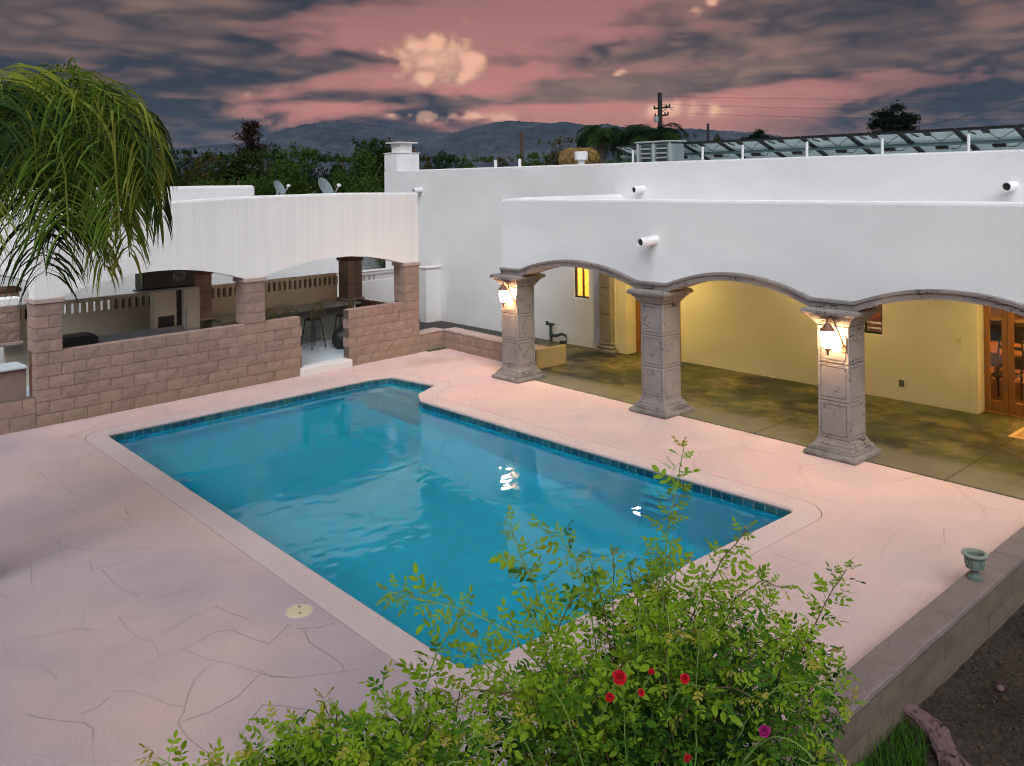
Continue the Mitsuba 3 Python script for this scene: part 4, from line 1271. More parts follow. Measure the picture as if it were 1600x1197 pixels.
parts = {"frame": cat_(panel_part(px0, px0 + 0.05, 0, PW, -0.005, 0.035), panel_part(px1 - 0.05, px1, 0, PW, -0.005, 0.035), panel_part(px0 + 0.051, px1 - 0.051, 0, 0.04, -0.005, 0.035), panel_part(px0 + 0.051, px1 - 0.051, PW - 0.04, PW, -0.005, 0.035)),
         "backsheet": panel_part(px0 + 0.052, px1 - 0.052, 0.041, PW - 0.041, 0.0, 0.006),
         "junction_box": cat_(panel_part(px0 + 0.052, px0 + 0.20, 0.47, 0.58, 0.008, 0.04)),
         "inverter": panel_part(px0 + 0.74, px0 + 0.82, 0.40, 0.62, 0.03, 0.07),
         "cable": cat_(tube([(px0 + 0.20, 0.5, panel_z(px0 + 0.20) - 0.03), (px0 + 0.36, 0.36, panel_z(px0 + 0.36) - 0.09), (px0 + 0.22, 0.16, panel_z(px0 + 0.22) - 0.05), (px0 + 0.14, 0.06, panel_z(px0 + 0.14) - 0.04)], 0.008, 5),
                       tube([(px0 + 0.78, 0.36, panel_z(px0 + 0.78) - 0.07), (px0 + 0.70, 0.22, panel_z(px0 + 0.70) - 0.11), (px0 + 0.62, 0.1, panel_z(px0 + 0.62) - 0.08)], 0.008, 5),
                       tube([(px0 + 0.1, 0.8, panel_z(px0 + 0.1) - 0.03), (px0 + 0.28, 0.74, panel_z(px0 + 0.28) - 0.02)], 0.012, 5))}
PS = {k: mikit.ply(m, {"frame": "panel_frame", "backsheet": "backsheet", "junction_box": "black_metal", "inverter": "black_metal", "cable": "black_metal"}[k]) for k, m in parts.items()}
NP = 12
ORD = ["first", "second", "third", "fourth", "fifth", "sixth", "seventh", "eighth", "ninth", "tenth", "eleventh", "twelfth"]
for k in range(NP):
    y0 = 13.95 - (k + 1) * (PW + GAP) + 0.4
    key = thing("solar_panel", ("rooftop solar panel at the far left end, half behind the air conditioner" if k == 0 else f"{ORD[k]} rooftop solar panel counted from the air conditioner"), "solar panel", "row of solar panels on the house roof")
    for n_, sh in PS.items():
        s2 = dict(sh)
        s2["to_world"] = T().translate([0, y0, 0])
        put(key + "__" + n_, s2)
yend = 13.95 - NP * (PW + GAP) + 0.4
add(rk + "__rail", tube([(px0 + 0.52, 14.6, panel_z(px0 + 0.52) - 0.075), (px0 + 0.52, yend, panel_z(px0 + 0.52) - 0.075)], 0.034, 8), "rail")
add(rk + "__rail", tube([(px1 - 0.4, 14.6, panel_z(px1 - 0.4) - 0.075), (px1 - 0.4, yend, panel_z(px1 - 0.4) - 0.075)], 0.03, 8), "rail")
for yy in (13.78, 11.72, 10.66, 9.13, 7.55, 5.98, 4.4, 2.8):
    add(rk + "__post", tube([(px0 + 0.02, yy + 0.02, 3.9), (px0 + 0.02, yy, 4.74)], 0.028, 10), "white_paint")
    add(rk + "__rear_post", tube([(px1 - 0.4, yy, 3.9), (px1 - 0.4, yy, panel_z(px1 - 0.4) - 0.1)], 0.03, 6), "white_paint")


def sat_dish(px_, py_, pz_, r, yaw, lab):
    key = thing("satellite_dish", lab, "satellite dish", "satellite dishes behind the cabana parapet")
    bowl = lathe([(0, 0.0), (r * 0.4, r * 0.035), (r * 0.75, r * 0.12), (r, r * 0.22), (r * 1.01, r * 0.20), (r * 0.75, r * 0.09), (r * 0.4, r * 0.01), (0, -0.02)], 28)
    R = trimesh.transformations.rotation_matrix(yaw, [0, 0, 1]) @ trimesh.transformations.rotation_matrix(math.radians(62), [0, 1, 0])
    R[:3, 3] = (px_, py_, pz_)

    def p(m):
        m.apply_transform(R)
        return m
    add(key + "__dish", p(bowl), "dish_grey", smooth=50)
    add(key + "__arm", p(tube([(r * 0.75, 0, 0.1 * r), (r * 0.95, 0, r * 0.5), (r * 0.45, 0, r * 1.45)], 0.014, 6)), "galv")
    add(key + "__receiver", p(cat_(tube([(r * 0.55, 0.0, r * 1.42), (r * 0.30, 0.0, r * 1.35)], 0.035, 10), tube([(r * 0.5, 0.05, r * 1.42), (r * 0.3, 0.05, r * 1.35)], 0.028, 10))), "step_paint")
    add(key + "__mast", tube([(px_ - 0.02, py_, pz_ - 0.02), (px_ - 0.02, py_, 3.1)], 0.025, 8), "galv")


# ------------------------------------------------------------------ poles and wires
sat_dish(9.55, 18.78, 3.93, 0.19, -1.05, "small grey satellite dish left of the other behind the cabana parapet")
sat_dish(10.36, 18.06, 3.90, 0.27, -1.05, "larger grey satellite dish right of the other behind the cabana parapet")

pp = thing("power_pole", "tall dark power pole with crossarms behind the palms", "power pole")
PX0, PY0 = 49.55, 38.78
add(pp + "__shaft", tube([(PX0, PY0, -0.3), (PX0, PY0, 10.25)], np.array([0.20, 0.15]), 10), "pole_wood", smooth=50)
adir = np.array([0.74, -0.67, 0])
for z, l0, l1 in ((9.12, -0.45, 0.75), (8.55, -0.40, 0.62)):
    a, b = np.array([PX0, PY0, z]) + adir * l0, np.array([PX0, PY0, z + 0.12]) + adir * l1
    add(pp + "__crossarm", tube([a, b], 0.07, 6), "pole_wood")
    for t in (0.05, 0.3, 0.75, 0.95):
        c = a + (b - a) * t
        add(pp + "__insulator", lathe([(0, 0.0), (0.05, 0.02), (0.07, 0.10), (0.04, 0.14), (0.06, 0.2), (0, 0.24)], 10, c), "pole_wood")
add(pp + "__transformer", lathe([(0, 8.15), (0.14, 8.15), (0.16, 8.2), (0.16, 8.5), (0.12, 8.56), (0, 8.58)], 14, (PX0 - 0.22, PY0 + 0.15, 0)), "dish_grey", smooth=40)
add(pp + "__brace", cat_(tube([(PX0, PY0, 8.75), tuple(np.array([PX0, PY0, 9.2]) + adir * 0.6)], 0.03, 5), tube([(PX0, PY0, 9.45), tuple(np.array([PX0, PY0, 9.15]) + adir * 1.0)], 0.02, 5), tube([tuple(np.array([PX0, PY0, 9.3]) + adir * 0.5), tuple(np.array([PX0, PY0, 8.95]) + adir * 0.95)], 0.02, 5)), "pole_wood")
p2 = thing("bare_pole", "thin dark pole behind the row of solar panels", "pole")
add(p2 + "__shaft", tube([(63.0, 44.1, -0.3), (63.0, 44.1, 8.75)], np.array([0.16, 0.11]), 8), "pole_wood")
add(p2 + "__top_cap", lathe([(0, 8.85), (0.12, 8.8), (0.12, 8.74), (0, 8.74)], 8, (63.0, 44.1, 0)), "pole_wood")
p3_ = thing("rusty_pole", "short rusty leaning pole among the trees beyond the roof", "pole")
add(p3_ + "__shaft", tube([(40.9, 44.0, -0.3), (40.75, 44.0, 7.45)], np.array([0.17, 0.10]), 8), "rust_pole")
add(p3_ + "__stub", tube([(40.75, 44.0, 6.9), (40.95, 43.8, 7.1)], 0.05, 5), "rust_pole")


def sag(a, b, s, n=14):
    t = np.linspace(0, 1, n)[:, None]
    p = np.array(a) * (1 - t) + np.array(b) * t
    p[:, 2] -= s * 4 * (t * (1 - t))[:, 0]
    return p


ends = [((PX0, PY0, 10.0), (62.0, 1.0, 7.9)), ((PX0 + 0.5, PY0 - 0.5, 9.4), (63.0, 1.0, 7.2)), ((PX0 + 0.4, PY0 - 0.4, 8.8), (64.0, 1.0, 6.7)), ((45.0, 21.0, 6.3), (32.0, 8.0, 6.9))]
for k, (a, b) in enumerate(ends):
    t_ = add("power_line", tube(sag(a, b, 0.35 if k < 3 else 0.2), 0.008, 4), "pole_wood", label=("highest thin power line running right from the power pole", "middle thin power line running right from the power pole", "lowest thin power line running right from the power pole", "thin power line rising to the right edge beside the dark pine")[k], cat="power line", group="thin power lines")

# ------------------------------------------------------------------ trees
TREES = [(16.213, 46.017, 6.644, 1.14, 0), (19.524, 49.764, 6.425, 1.34, 3), (17.323, 40.967, 5.77, 1.12, 2), (16.554, 36.268, 5.754, 1.02, 0), (26.817, 56.651, 8.45, 1.34, 'rust'), (20.917, 41.761, 5.984, 1.34, 0), (19.585, 36.223, 5.864, 1.25, 1), (21.534, 37.157, 5.689, 1.19, 3), (21.39, 34.59, 5.591, 1.07, 1), (24.865, 38.188, 6.577, 0.87, 0), (29.816, 43.149, 6.416, 1.0, 1), (28.311, 39.116, 5.787, 0.93, 2), (27.558, 35.752, 5.656, 0.94, 3), (31.776, 38.678, 5.78, 1.19, 1), (39.782, 44.92, 5.971, 1.16, 2), (38.075, 39.721, 6.021, 0.98, 1), (39.51, 38.423, 6.974, 1.39, 2), (22.817, 19.813, 4.974, 0.58, 1), (39.112, 29.343, 6.863, 0.93, 0), (79.536, 49.406, 9.649, 2.01, 'black'), (79.891, 35.6, 11.281, 2.62, 'black'), (63.667, 43.537, 7.755, 0.56, 0), (11.376, 30.165, 4.659, 0.76, 0), (11.953, 28.294, 4.489, 0.78, 1), (12.545, 26.41, 4.578, 0.83, 1), (12.988, 24.66, 4.42, 0.72, 0), (14.55, 24.596, 4.498, 0.79, 0), (15.321, 23.898, 4.525, 0.71, 1), (21.981, 28.661, 4.791, 0.91, 1), (26.186, 30.25, 4.845, 1.07, 1), (25.924, 27.79, 4.839, 0.85, 3), (12.976, 42.204, 6.021, 1.78, 0), (10.86, 41.421, 5.807, 1.69, 3)]


def leaf_cards(pts, s, rg, droop=0.0):
    """Small folded leaf cards at the points, turned at random."""
    n = len(pts)
    a = rg.normal(size=(n, 3))
    a[:, 2] -= droop
    a /= np.linalg.norm(a, axis=1, keepdims=True)
    b = np.cross(a, rg.normal(size=(n, 3)))
    b /= np.linalg.norm(b, axis=1, keepdims=True) + 1e-9
    s = s * rg.uniform(0.6, 1.3, (n, 1))
    c = np.cross(a, b)
    v = np.stack([pts - a * s, pts + b * s * 0.42 + c * s * 0.15, pts + a * s, pts - b * s * 0.42 + c * s * 0.15], 1).reshape(-1, 3)
    k = np.arange(n)[:, None] * 4
    return trimesh.Trimesh(v, np.vstack([k + [0, 1, 2], k + [0, 2, 3]]), process=False)


def crown_points(c, rx, rz, n, rg, lobes=9, hollow=0.55, flat=1.0):
    out = []
    for k in range(lobes):
        d = rg.normal(size=3)
        d /= np.linalg.norm(d)
        lc = c + d * np.array([rx, rx, rz]) * rg.uniform(0.35, 0.85)
        lr = rg.uniform(0.28, 0.5)
        m = n // lobes
        q = rg.normal(size=(m, 3))
        q /= np.linalg.norm(q, axis=1, keepdims=True)
        q *= (hollow + (1.1 - hollow) * rg.random((m, 1))) ** 0.7
        out.append(lc + q * np.array([rx, rx, rz * flat]) * lr)
    return np.vstack(out)


TNAMES = {0: ("leafy green tree", "tree"), 1: ("bright green bushy tree", "tree"), 2: ("olive brown tree", "tree"), 3: ("dark green tree", "tree")}
where = ["left of the cabana roof behind the palm fronds", "first from the palm along the skyline", "second from the palm along the skyline", "under the rusty bare tree", "", "right of the rusty tree on the skyline", "above the left satellite dish", "above the right satellite dish", "between the right dish and the round tree", "with a round top left of the chimney", "directly behind the chimney",
         "just right of the chimney", "second right of the chimney", "third right of the chimney", "behind the rusty pole", "left of the domed tree", "with a domed top left of the palms", "low behind the parapet beside the air conditioner", "behind the air conditioner and the power pole", "", "", "small beside the bare pole",
         "low in front beside the palm", "low above the raised parapet", "low at the right end of the raised parapet", "low behind the left satellite dish", "low behind the right satellite dish", "low at the left side of the chimney", "low right of the chimney", "low behind the two vent pipes", "low behind the roof vent", "at the far left seen through the palm fronds", "at the left edge behind the palm"]
for i, (tx, ty, tz, hw_, kind) in enumerate(TREES):
    rg = np.random.default_rng(100 + i)
    if kind == "black":
        nm, lf, lab = ("pine_tree", "tree_leaf_black", "dark clumped pine standing tall above the solar panels") if i == 20 else ("round_tree", "tree_leaf_black", "dark round-topped tree just above the left solar panels")
    elif kind == "rust":
        nm, lf, lab = "bare_tree", "tree_leaf_rust", "sparse rusty tree with tiered branches above the skyline"
    else:
        nm, lf = "tree", f"tree_leaf_{kind}"
        lab = f"{TNAMES[kind][0]} {where[i]}"
    key = thing(nm, lab, "tree", "trees on the skyline beyond the roofs" if nm == "tree" else None)
    top = tz
    h = max(1.6, min(0.95 * hw_ * 2.2, top - 1.4))
    if nm == "tree":
        h = max(h, min(3.4, top - 0.8))
    c = np.array([tx, ty, top - h * (0.5 if kind in ("black", "rust") else 0.60)])
    add(key + "__trunk", cat_(tube([(tx, ty, -0.35), (tx + 0.1, ty - 0.1, (top - h) * 0.5), (tx, ty, top - h * 0.45)], np.array([0.22, 0.17, 0.08]), 7),
                              *[tube([(tx, ty, top - h * 0.95), tuple(c + rg.normal(size=3) * np.array([hw_, hw_, h * 0.4]) * 0.5)], np.array([0.08, 0.03]), 5) for _ in range(5)]), "bark_dark" if kind in ("black", "rust") else "bark")
    if kind == "rust":
        pts = []
        for k in range(9):
            zc = top - h * (0.05 + 0.9 * k / 8)
            w_ = hw_ * (0.45 + 0.95 * k / 8)
            for _ in range(4):
                a = rg.uniform(0, 2 * PI)
                e = np.array([math.cos(a), math.sin(a), 0.12]) * w_ * rg.uniform(0.6, 1.0)
                b0 = np.array([tx, ty, zc - 0.15])
                pts.append(b0 + e * np.linspace(0.25, 1, 14)[:, None] + rg.normal(size=(14, 3)) * 0.10)
        pts = np.vstack(pts)
        pts = np.repeat(pts, 4, 0) + rg.normal(size=(len(pts) * 4, 3)) * 0.09
        add(key + "__crown", leaf_cards(pts, 0.12, rg), lf)
    elif kind == "black":
        pts = []
        for _ in range(46 if i == 20 else 34):
            d = rg.normal(size=3)
            d /= np.linalg.norm(d)
            d[2] = abs(d[2]) * 1.1 - 0.35
            lc = c + d * np.array([hw_, hw_, h * 0.52]) * rg.uniform(0.45, 0.95)
            pts.append(lc + rg.normal(size=(110, 3)) * np.array([0.26, 0.26, 0.13]) * (hw_ / 2.2))
        add(key + "__crown", leaf_cards(np.vstack(pts), 0.15, rg), lf)
    else:
        n = 6400 if ty < 32 else 5200
        sz = 0.060 if ty < 32 else 0.092
        pts = crown_points(c, hw_ * 1.15, h * 0.55, n, rg, 16)
        spikes = [c + np.array([rg.normal() * hw_ * 0.6, rg.normal() * hw_ * 0.6, h * 0.44]) + np.linspace(0, 1, 22)[:, None] * np.array([rg.normal() * 0.12, rg.normal() * 0.12, rg.uniform(0.10, 0.35)]) + rg.normal(size=(22, 3)) * 0.05 for _ in range(14)]
        add(key + "__crown", leaf_cards(np.vstack([pts] + spikes), sz, rg, 0.2), lf)


def frond(base, az, e0, L, droop, nleaf, llen, lwid, rg, hang=0.8):
    """A feather palm leaf: (rachis mesh, leaflet mesh)."""
    n = 22
    p = [np.array(base, float)]
    e = e0
    for k in range(n):
        ds = L / n
        p.append(p[-1] + ds * np.array([math.cos(az) * math.cos(e), math.sin(az) * math.cos(e), math.sin(e)]))
        e -= droop / n * (0.45 + 1.1 * k / n)
        e = max(e, -1.5)
    p = np.array(p)
    rach = tube(p, np.linspace(0.034, 0.006, len(p)) * (L / 2.6), 5)
    t = np.gradient(p, axis=0)
    t /= np.linalg.norm(t, axis=1, keepdims=True)
    V, F = [], []
    cnt = 0
    for side in (-1, 1):
        for k in range(nleaf):
            s = 0.16 + 0.83 * (k + rg.uniform(-0.3, 0.3)) / nleaf
            i = min(max(s * n, 0), n - 1e-6)
            i0 = int(i)
            b = p[i0] + (p[i0 + 1] - p[i0]) * (i - i0)
            tt = t[i0]
            sd = np.cross(tt, [0, 0, 1.0])
            nn = np.linalg.norm(sd)
            sd = sd / nn if nn > 0.05 else np.array([-math.sin(az), math.cos(az), 0])
            d = side * sd * rg.uniform(0.55, 0.95) + tt * rg.uniform(0.25, 0.6) + np.array([0, 0, rg.uniform(-0.15, 0.30)])
            d /= np.linalg.norm(d)
            l_ = llen * (0.55 + 0.45 * math.sin(PI * min(1, s * 0.9 + 0.12))) * rg.uniform(0.8, 1.12)
            pts, q = [b], b.copy()
            m = 4
            for j in range(m):
                q = q + d * l_ / m
                d = d + np.array([0, 0, -hang * rg.uniform(0.30, 0.5)])
                d /= np.linalg.norm(d)
                pts.append(q)
            w = np.cross(d, rg.normal(size=3) * 0.35 + tt)
            w /= np.linalg.norm(w) + 1e-9
            wd = lwid * np.array([0.5, 1.0, 0.9, 0.6, 0.04])
            for j in range(m + 1):
                V += [pts[j] + w * wd[j] / 2, pts[j] - w * wd[j] / 2]
            for j in range(m):
                a = cnt + 2 * j
                F += [(a, a + 1, a + 3), (a, a + 3, a + 2)]
            cnt += 2 * (m + 1)
    return rach, trimesh.Trimesh(np.array(V), np.array(F), process=False)


# the big queen palm at the left edge
PC = np.array([1.86, 9.80, 4.50])
qp = thing("queen_palm", "large drooping queen palm hanging over the left edge of the picture", "palm")
add(qp + "__trunk", tube([(1.62, 10.05, -0.1), (1.66, 9.98, 1.5), (1.72, 9.92, 3.0), (PC[0], PC[1], PC[2] - 0.25)], np.array([0.16, 0.14, 0.13, 0.12]), 14), "palm_bark", smooth=50)
add(qp + "__crown_shaft", tube([(PC[0], PC[1], PC[2] - 0.6), (PC[0], PC[1], PC[2] + 0.1)], np.array([0.14, 0.07]), 12), "palm_leaf_light")
raz = math.atan2(-0.67, 0.74)
prg = np.random.default_rng(77)
FR = [(-0.05, 1.00, 2.75, 2.9), (0.25, 0.85, 2.9, 2.6), (-0.40, 0.90, 2.7, 2.9), (0.55, 1.10, 2.8, 3.0), (-0.75, 0.75, 2.5, 2.6), (0.10, 0.55, 2.5, 2.3), (-0.25, 0.35, 2.4, 2.0), (0.40, 0.30, 2.5, 2.0), (0.85, 0.70, 2.6, 2.6),
      (-1.1, 0.9, 2.6, 2.9), (1.25, 0.8, 2.6, 2.7), (0.0, 0.05, 2.2, 1.6), (-0.6, 0.05, 2.2, 1.7), (0.7, -0.05, 2.2, 1.5), (1.7, 0.5, 2.5, 2.4), (2.3, 0.7, 2.5, 2.6), (-2.4, 0.7, 2.5, 2.6), (0.2, 1.35, 2.3, 3.0), (-0.9, 1.3, 2.2, 3.1), (-0.3, -0.35, 2.0, 1.2), (0.45, -0.4, 2.0, 1.1), (-0.15, 0.75, 3.0, 2.6), (1.0, 0.15, 2.3, 1.8), (0.05, -0.6, 2.3, 0.8), (-0.55, -0.65, 2.2, 0.8), (0.3, 0.6, 3.1, 2.9), (-0.1, 0.2, 2.9, 2.3), (-0.6, 0.5, 2.9, 2.7), (-1.25, -0.2, 2.4, 1.3), (0.08, 0.85, 3.5, 3.5), (-0.35, 0.75, 3.5, 3.4)]
for k, (da, e0, L, dr_) in enumerate(FR):
    rc_, lv_ = frond(PC + np.array([0, 0, 0.05]), raz + da, e0 * 0.92, L * 0.80, dr_ * 1.10, 46, 0.84, 0.027, prg, 1.25)
    fk = add(qp + "__frond", rc_, "palm_leaf_light")
    add(fk + "__leaflets", lv_, "dry_leaf" if k in (8, 16) else ("palm_leaf", "palm_leaf_light", "palm_leaf", "palm_leaf_light", "palm_leaf_dark")[k % 5], kind="stuff")


def small_palm(nm, lab, c, L, n, mats, seed, llen=0.75, droop=2.6, cat="palm", e_lo=0.1, e_hi=1.25, trunk_mat="palm_bark"):
    rg = np.random.default_rng(seed)
    key = thing(nm, lab, cat)
    c = np.array(c)
    add(key + "__trunk", tube([(c[0], c[1], -0.35), (c[0] + 0.05, c[1], c[2] * 0.5), tuple(c)], np.array([0.24, 0.2, 0.15]), 10), trunk_mat)
    for k in range(n):
        r_, l_ = frond(c, 2 * PI * k * 0.381966 + rg.uniform(-0.2, 0.2), e_lo + (e_hi - e_lo) * k / n, L * rg.uniform(0.85, 1.1), droop, 44, llen, 0.030, rg)
        fk = add(key + "__frond", r_, mats[k % len(mats)])
        add(fk + "__leaflets", l_, mats[k % len(mats)], kind="stuff")


small_palm("feather_palm", "dark green queen palm with a round crown left of the air conditioner", (26.95, 24.2, 5.75), 1.25, 26, ["palm_leaf_dark", "tree_leaf_3"], 201, 0.5)
small_palm("feather_palm", "large dark arching palm behind the air conditioner and the power pole", (27.4, 22.0, 5.5), 1.75, 28, ["palm_leaf_dark", "tree_leaf_3", "tree_leaf_black"], 202, 0.7, 2.4)
small_palm("feather_palm", "tan dried palm skirt drooping over the roof edge", (21.7, 20.5, 4.95), 0.95, 40, ["dry_leaf"], 203, 0.42, 3.4, e_lo=0.0, e_hi=0.8)

# ------------------------------------------------------------------ mountains, far away
RIDGE = np.array([(-24.03, 2.198), (-20.38, 2.524), (-17.33, 2.789), (-15.96, 3.028), (-15.37, 3.478), (-13.78, 3.891), (-12.56, 4.079), (-11.34, 4.096), (-10.11, 4.058), (-8.45, 3.792), (-6.78, 3.467), (-5.73, 3.247), (-4.67, 3.137), (-4.25, 3.254), (-2.98, 3.6), (-1.49, 3.948), (0.0, 4.117), (1.49, 4.004), (2.55, 3.885), (3.61, 3.996), (5.09, 3.704), (6.36, 3.81), (7.83, 3.456), (9.28, 3.388), (11.75, 3.362), (12.97, 3.236), (14.58, 3.103), (16.16, 2.969), (17.72, 2.618), (19.63, 2.211), (24.03, 1.935), (30.73, 1.772)])
D0 = 7000.0
AZ = np.linspace(-40, 40, 420)
rid = np.interp(AZ, RIDGE[:, 0], RIDGE[:, 1], left=1.6, right=1.5)
rows = 46
V = []
for j in range(rows):
    t = j / (rows - 1)
    D = D0 * (0.62 + 0.38 * t)
    px_ = EYE[0] + D * (np.cos(np.radians(AZ)) * FWD[0] + np.sin(np.radians(AZ)) * 0.7415)
    py_ = EYE[1] + D * (np.cos(np.radians(AZ)) * FWD[1] - np.sin(np.radians(AZ)) * 0.671)
    hh = D0 * np.tan(np.radians(rid))
    fold = meshkit.fbm(np.stack([AZ * 0.55 + 0.6 * t, AZ * 0 + t * 2.6, AZ * 0], -1), 5, 61)
    ridge_ = 1 - np.abs(2 * fold - 1)
    z = hh * (t ** 1.25) * (1 - (1 - t) * 0.75 * (ridge_ - 0.35)) + 8 * (meshkit.noise(np.stack([AZ * 6, AZ * 0 + t * 30, AZ * 0], -1), 9) - 0.5)
    V.append(np.stack([px_, py_, z - 3], -1))
V = np.array(V)
j, i = np.meshgrid(np.arange(rows - 1), np.arange(len(AZ) - 1), indexing="ij")
a = j * len(AZ) + i
F = np.stack([a, a + 1, a + len(AZ) + 1, a + len(AZ)], -1).reshape(-1, 4)
add("mountain_range", trimesh.Trimesh(V.reshape(-1, 3), np.vstack([F[:, [0, 1, 2]], F[:, [0, 2, 3]]]), process=False), "hill", smooth=True, kind="structure")

# ------------------------------------------------------------------ roses in the foreground
ROSE_HERO = [[(3.001, 2.342, 1.968), (3.014, 2.33, 2.274), (3.042, 2.305, 2.552), (3.082, 2.269, 2.816)], [(2.735, 2.515, 1.889), (2.718, 2.531, 2.137), (2.669, 2.575, 2.385), (2.613, 2.625, 2.483), (2.559, 2.675, 2.519)], [(2.459, 2.563, 2.004), (2.426, 2.592, 2.295), (2.389, 2.626, 2.454), (2.361, 2.651, 2.573)], [(2.424, 2.527, 2.007), (2.31, 2.63, 2.178), (2.176, 2.751, 2.271), (2.06, 2.856, 2.305), (1.955, 2.951, 2.338)], [(3.516, 2.078, 1.647), (3.587, 2.014, 1.878), (3.671, 1.938, 2.079), (3.741, 1.874, 2.228)], [(3.152, 2.407, 1.799), (3.208, 2.357, 2.03), (3.297, 2.277, 2.26), (3.386, 2.195, 2.415)], [(2.883, 2.516, 1.859), (2.882, 2.517, 2.141), (2.892, 2.508, 2.367)], [(2.787, 2.468, 1.916), (2.748, 2.503, 2.164), (2.713, 2.535, 2.316)], [(3.023, 2.524, 1.801), (3.022, 2.525, 2.12), (2.996, 2.549, 2.266)], [(3.365, 2.35, 1.74), (3.456, 2.267, 2.006), (3.556, 2.177, 2.108), (3.633, 2.107, 2.062)], [(2.26, 2.54, 1.99), (2.186, 2.607, 2.067), (2.159, 2.632, 2.181)], [(3.496, 2.231, 1.619), (3.652, 2.09, 1.734), (3.806, 1.951, 1.761)], [(3.361, 2.084, 1.539), (3.529, 1.931, 1.621), (3.624, 1.845, 1.704)], [(3.432, 2.289, 1.798), (3.61, 2.128, 1.943), (3.708, 2.039, 1.852)], [(3.15, 2.477, 1.889), (3.109, 2.514, 2.125), (3.165, 2.463, 2.27)], [(2.447, 2.371, 1.986), (2.374, 2.437, 2.189), (2.329, 2.478, 2.291)], [(2.267, 2.264, 2.01), (2.092, 2.423, 2.108), (2.013, 2.495, 2.122)], [(2.967, 2.44, 1.886), (3.032, 2.381, 2.11), (3.149, 2.276, 2.235), (3.221, 2.21, 2.205)], [(3.194, 2.369, 1.74), (3.304, 2.27, 1.955), (3.413, 2.172, 2.069), (3.487, 2.104, 2.024)], [(3.174, 2.32, 1.74), (3.303, 2.203, 1.909), (3.41, 2.107, 1.936)], [(2.985, 2.491, 1.858), (2.987, 2.489, 2.087), (3.116, 2.372, 2.256)], [(3.344, 2.234, 1.679), (3.517, 2.077, 1.763), (3.646, 1.961, 1.731)], [(3.279, 2.225, 1.624), (3.492, 2.033, 1.663), (3.618, 1.918, 1.617)], [(2.462, 2.492, 1.98), (2.483, 2.473, 2.187), (2.523, 2.437, 2.304)], [(2.316, 2.49, 1.988), (2.205, 2.59, 2.092), (2.13, 2.658, 2.118)], [(3.431, 2.222, 1.707), (3.531, 2.132, 1.911), (3.608, 2.063, 1.924)], [(2.904, 2.497, 1.859), (2.969, 2.438, 2.083), (3.013, 2.399, 2.252), (2.992, 2.417, 2.323)], [(2.577, 2.388, 1.952), (2.483, 2.474, 2.109), (2.425, 2.526, 2.137)], [(3.071, 2.211, 1.8), (3.093, 2.191, 2.02), (3.176, 2.116, 2.156)], [(2.375, 2.302, 1.996), (2.248, 2.416, 2.06), (2.157, 2.499, 2.037)]]
ROSE_LEFT = [[(1.625, 2.441, 2.039), (1.672, 2.398, 2.247), (1.718, 2.356, 2.418), (1.757, 2.321, 2.493)], [(1.541, 2.516, 2.034), (1.479, 2.573, 2.186), (1.448, 2.601, 2.277)], [(1.585, 2.545, 2.022), (1.545, 2.581, 2.11), (1.538, 2.587, 2.22)], [(1.678, 2.527, 2.076), (1.663, 2.541, 2.188), (1.654, 2.549, 2.259)], [(1.478, 2.574, 2.035), (1.398, 2.646, 2.101), (1.361, 2.68, 2.15)], [(1.349, 2.556, 2.042), (1.288, 2.611, 2.085), (1.234, 2.659, 2.128)], [(1.092, 2.653, 2.096), (1.019, 2.72, 2.168), (0.977, 2.757, 2.203)], [(1.87, 2.488, 1.94), (1.889, 2.472, 2.078), (1.9, 2.461, 2.175)], [(1.727, 2.483, 2.008), (1.762, 2.452, 2.119), (1.812, 2.406, 2.185)], [(1.887, 2.473, 1.894), (1.991, 2.38, 2.007), (2.059, 2.317, 2.052)], [(1.487, 2.43, 2.019), (1.55, 2.373, 2.142), (1.613, 2.317, 2.183)], [(1.552, 2.305, 2.052), (1.492, 2.358, 2.156), (1.447, 2.399, 2.197)], [(1.34, 2.496, 2.056), (1.371, 2.468, 2.158), (1.357, 2.481, 2.219)], [(1.196, 2.559, 2.094), (1.227, 2.531, 2.174), (1.198, 2.558, 2.214)], [(1.101, 2.578, 2.111), (1.131, 2.551, 2.179), (1.102, 2.577, 2.219)], [(1.732, 2.343, 1.966), (1.766, 2.313, 2.073), (1.83, 2.255, 2.104)]]
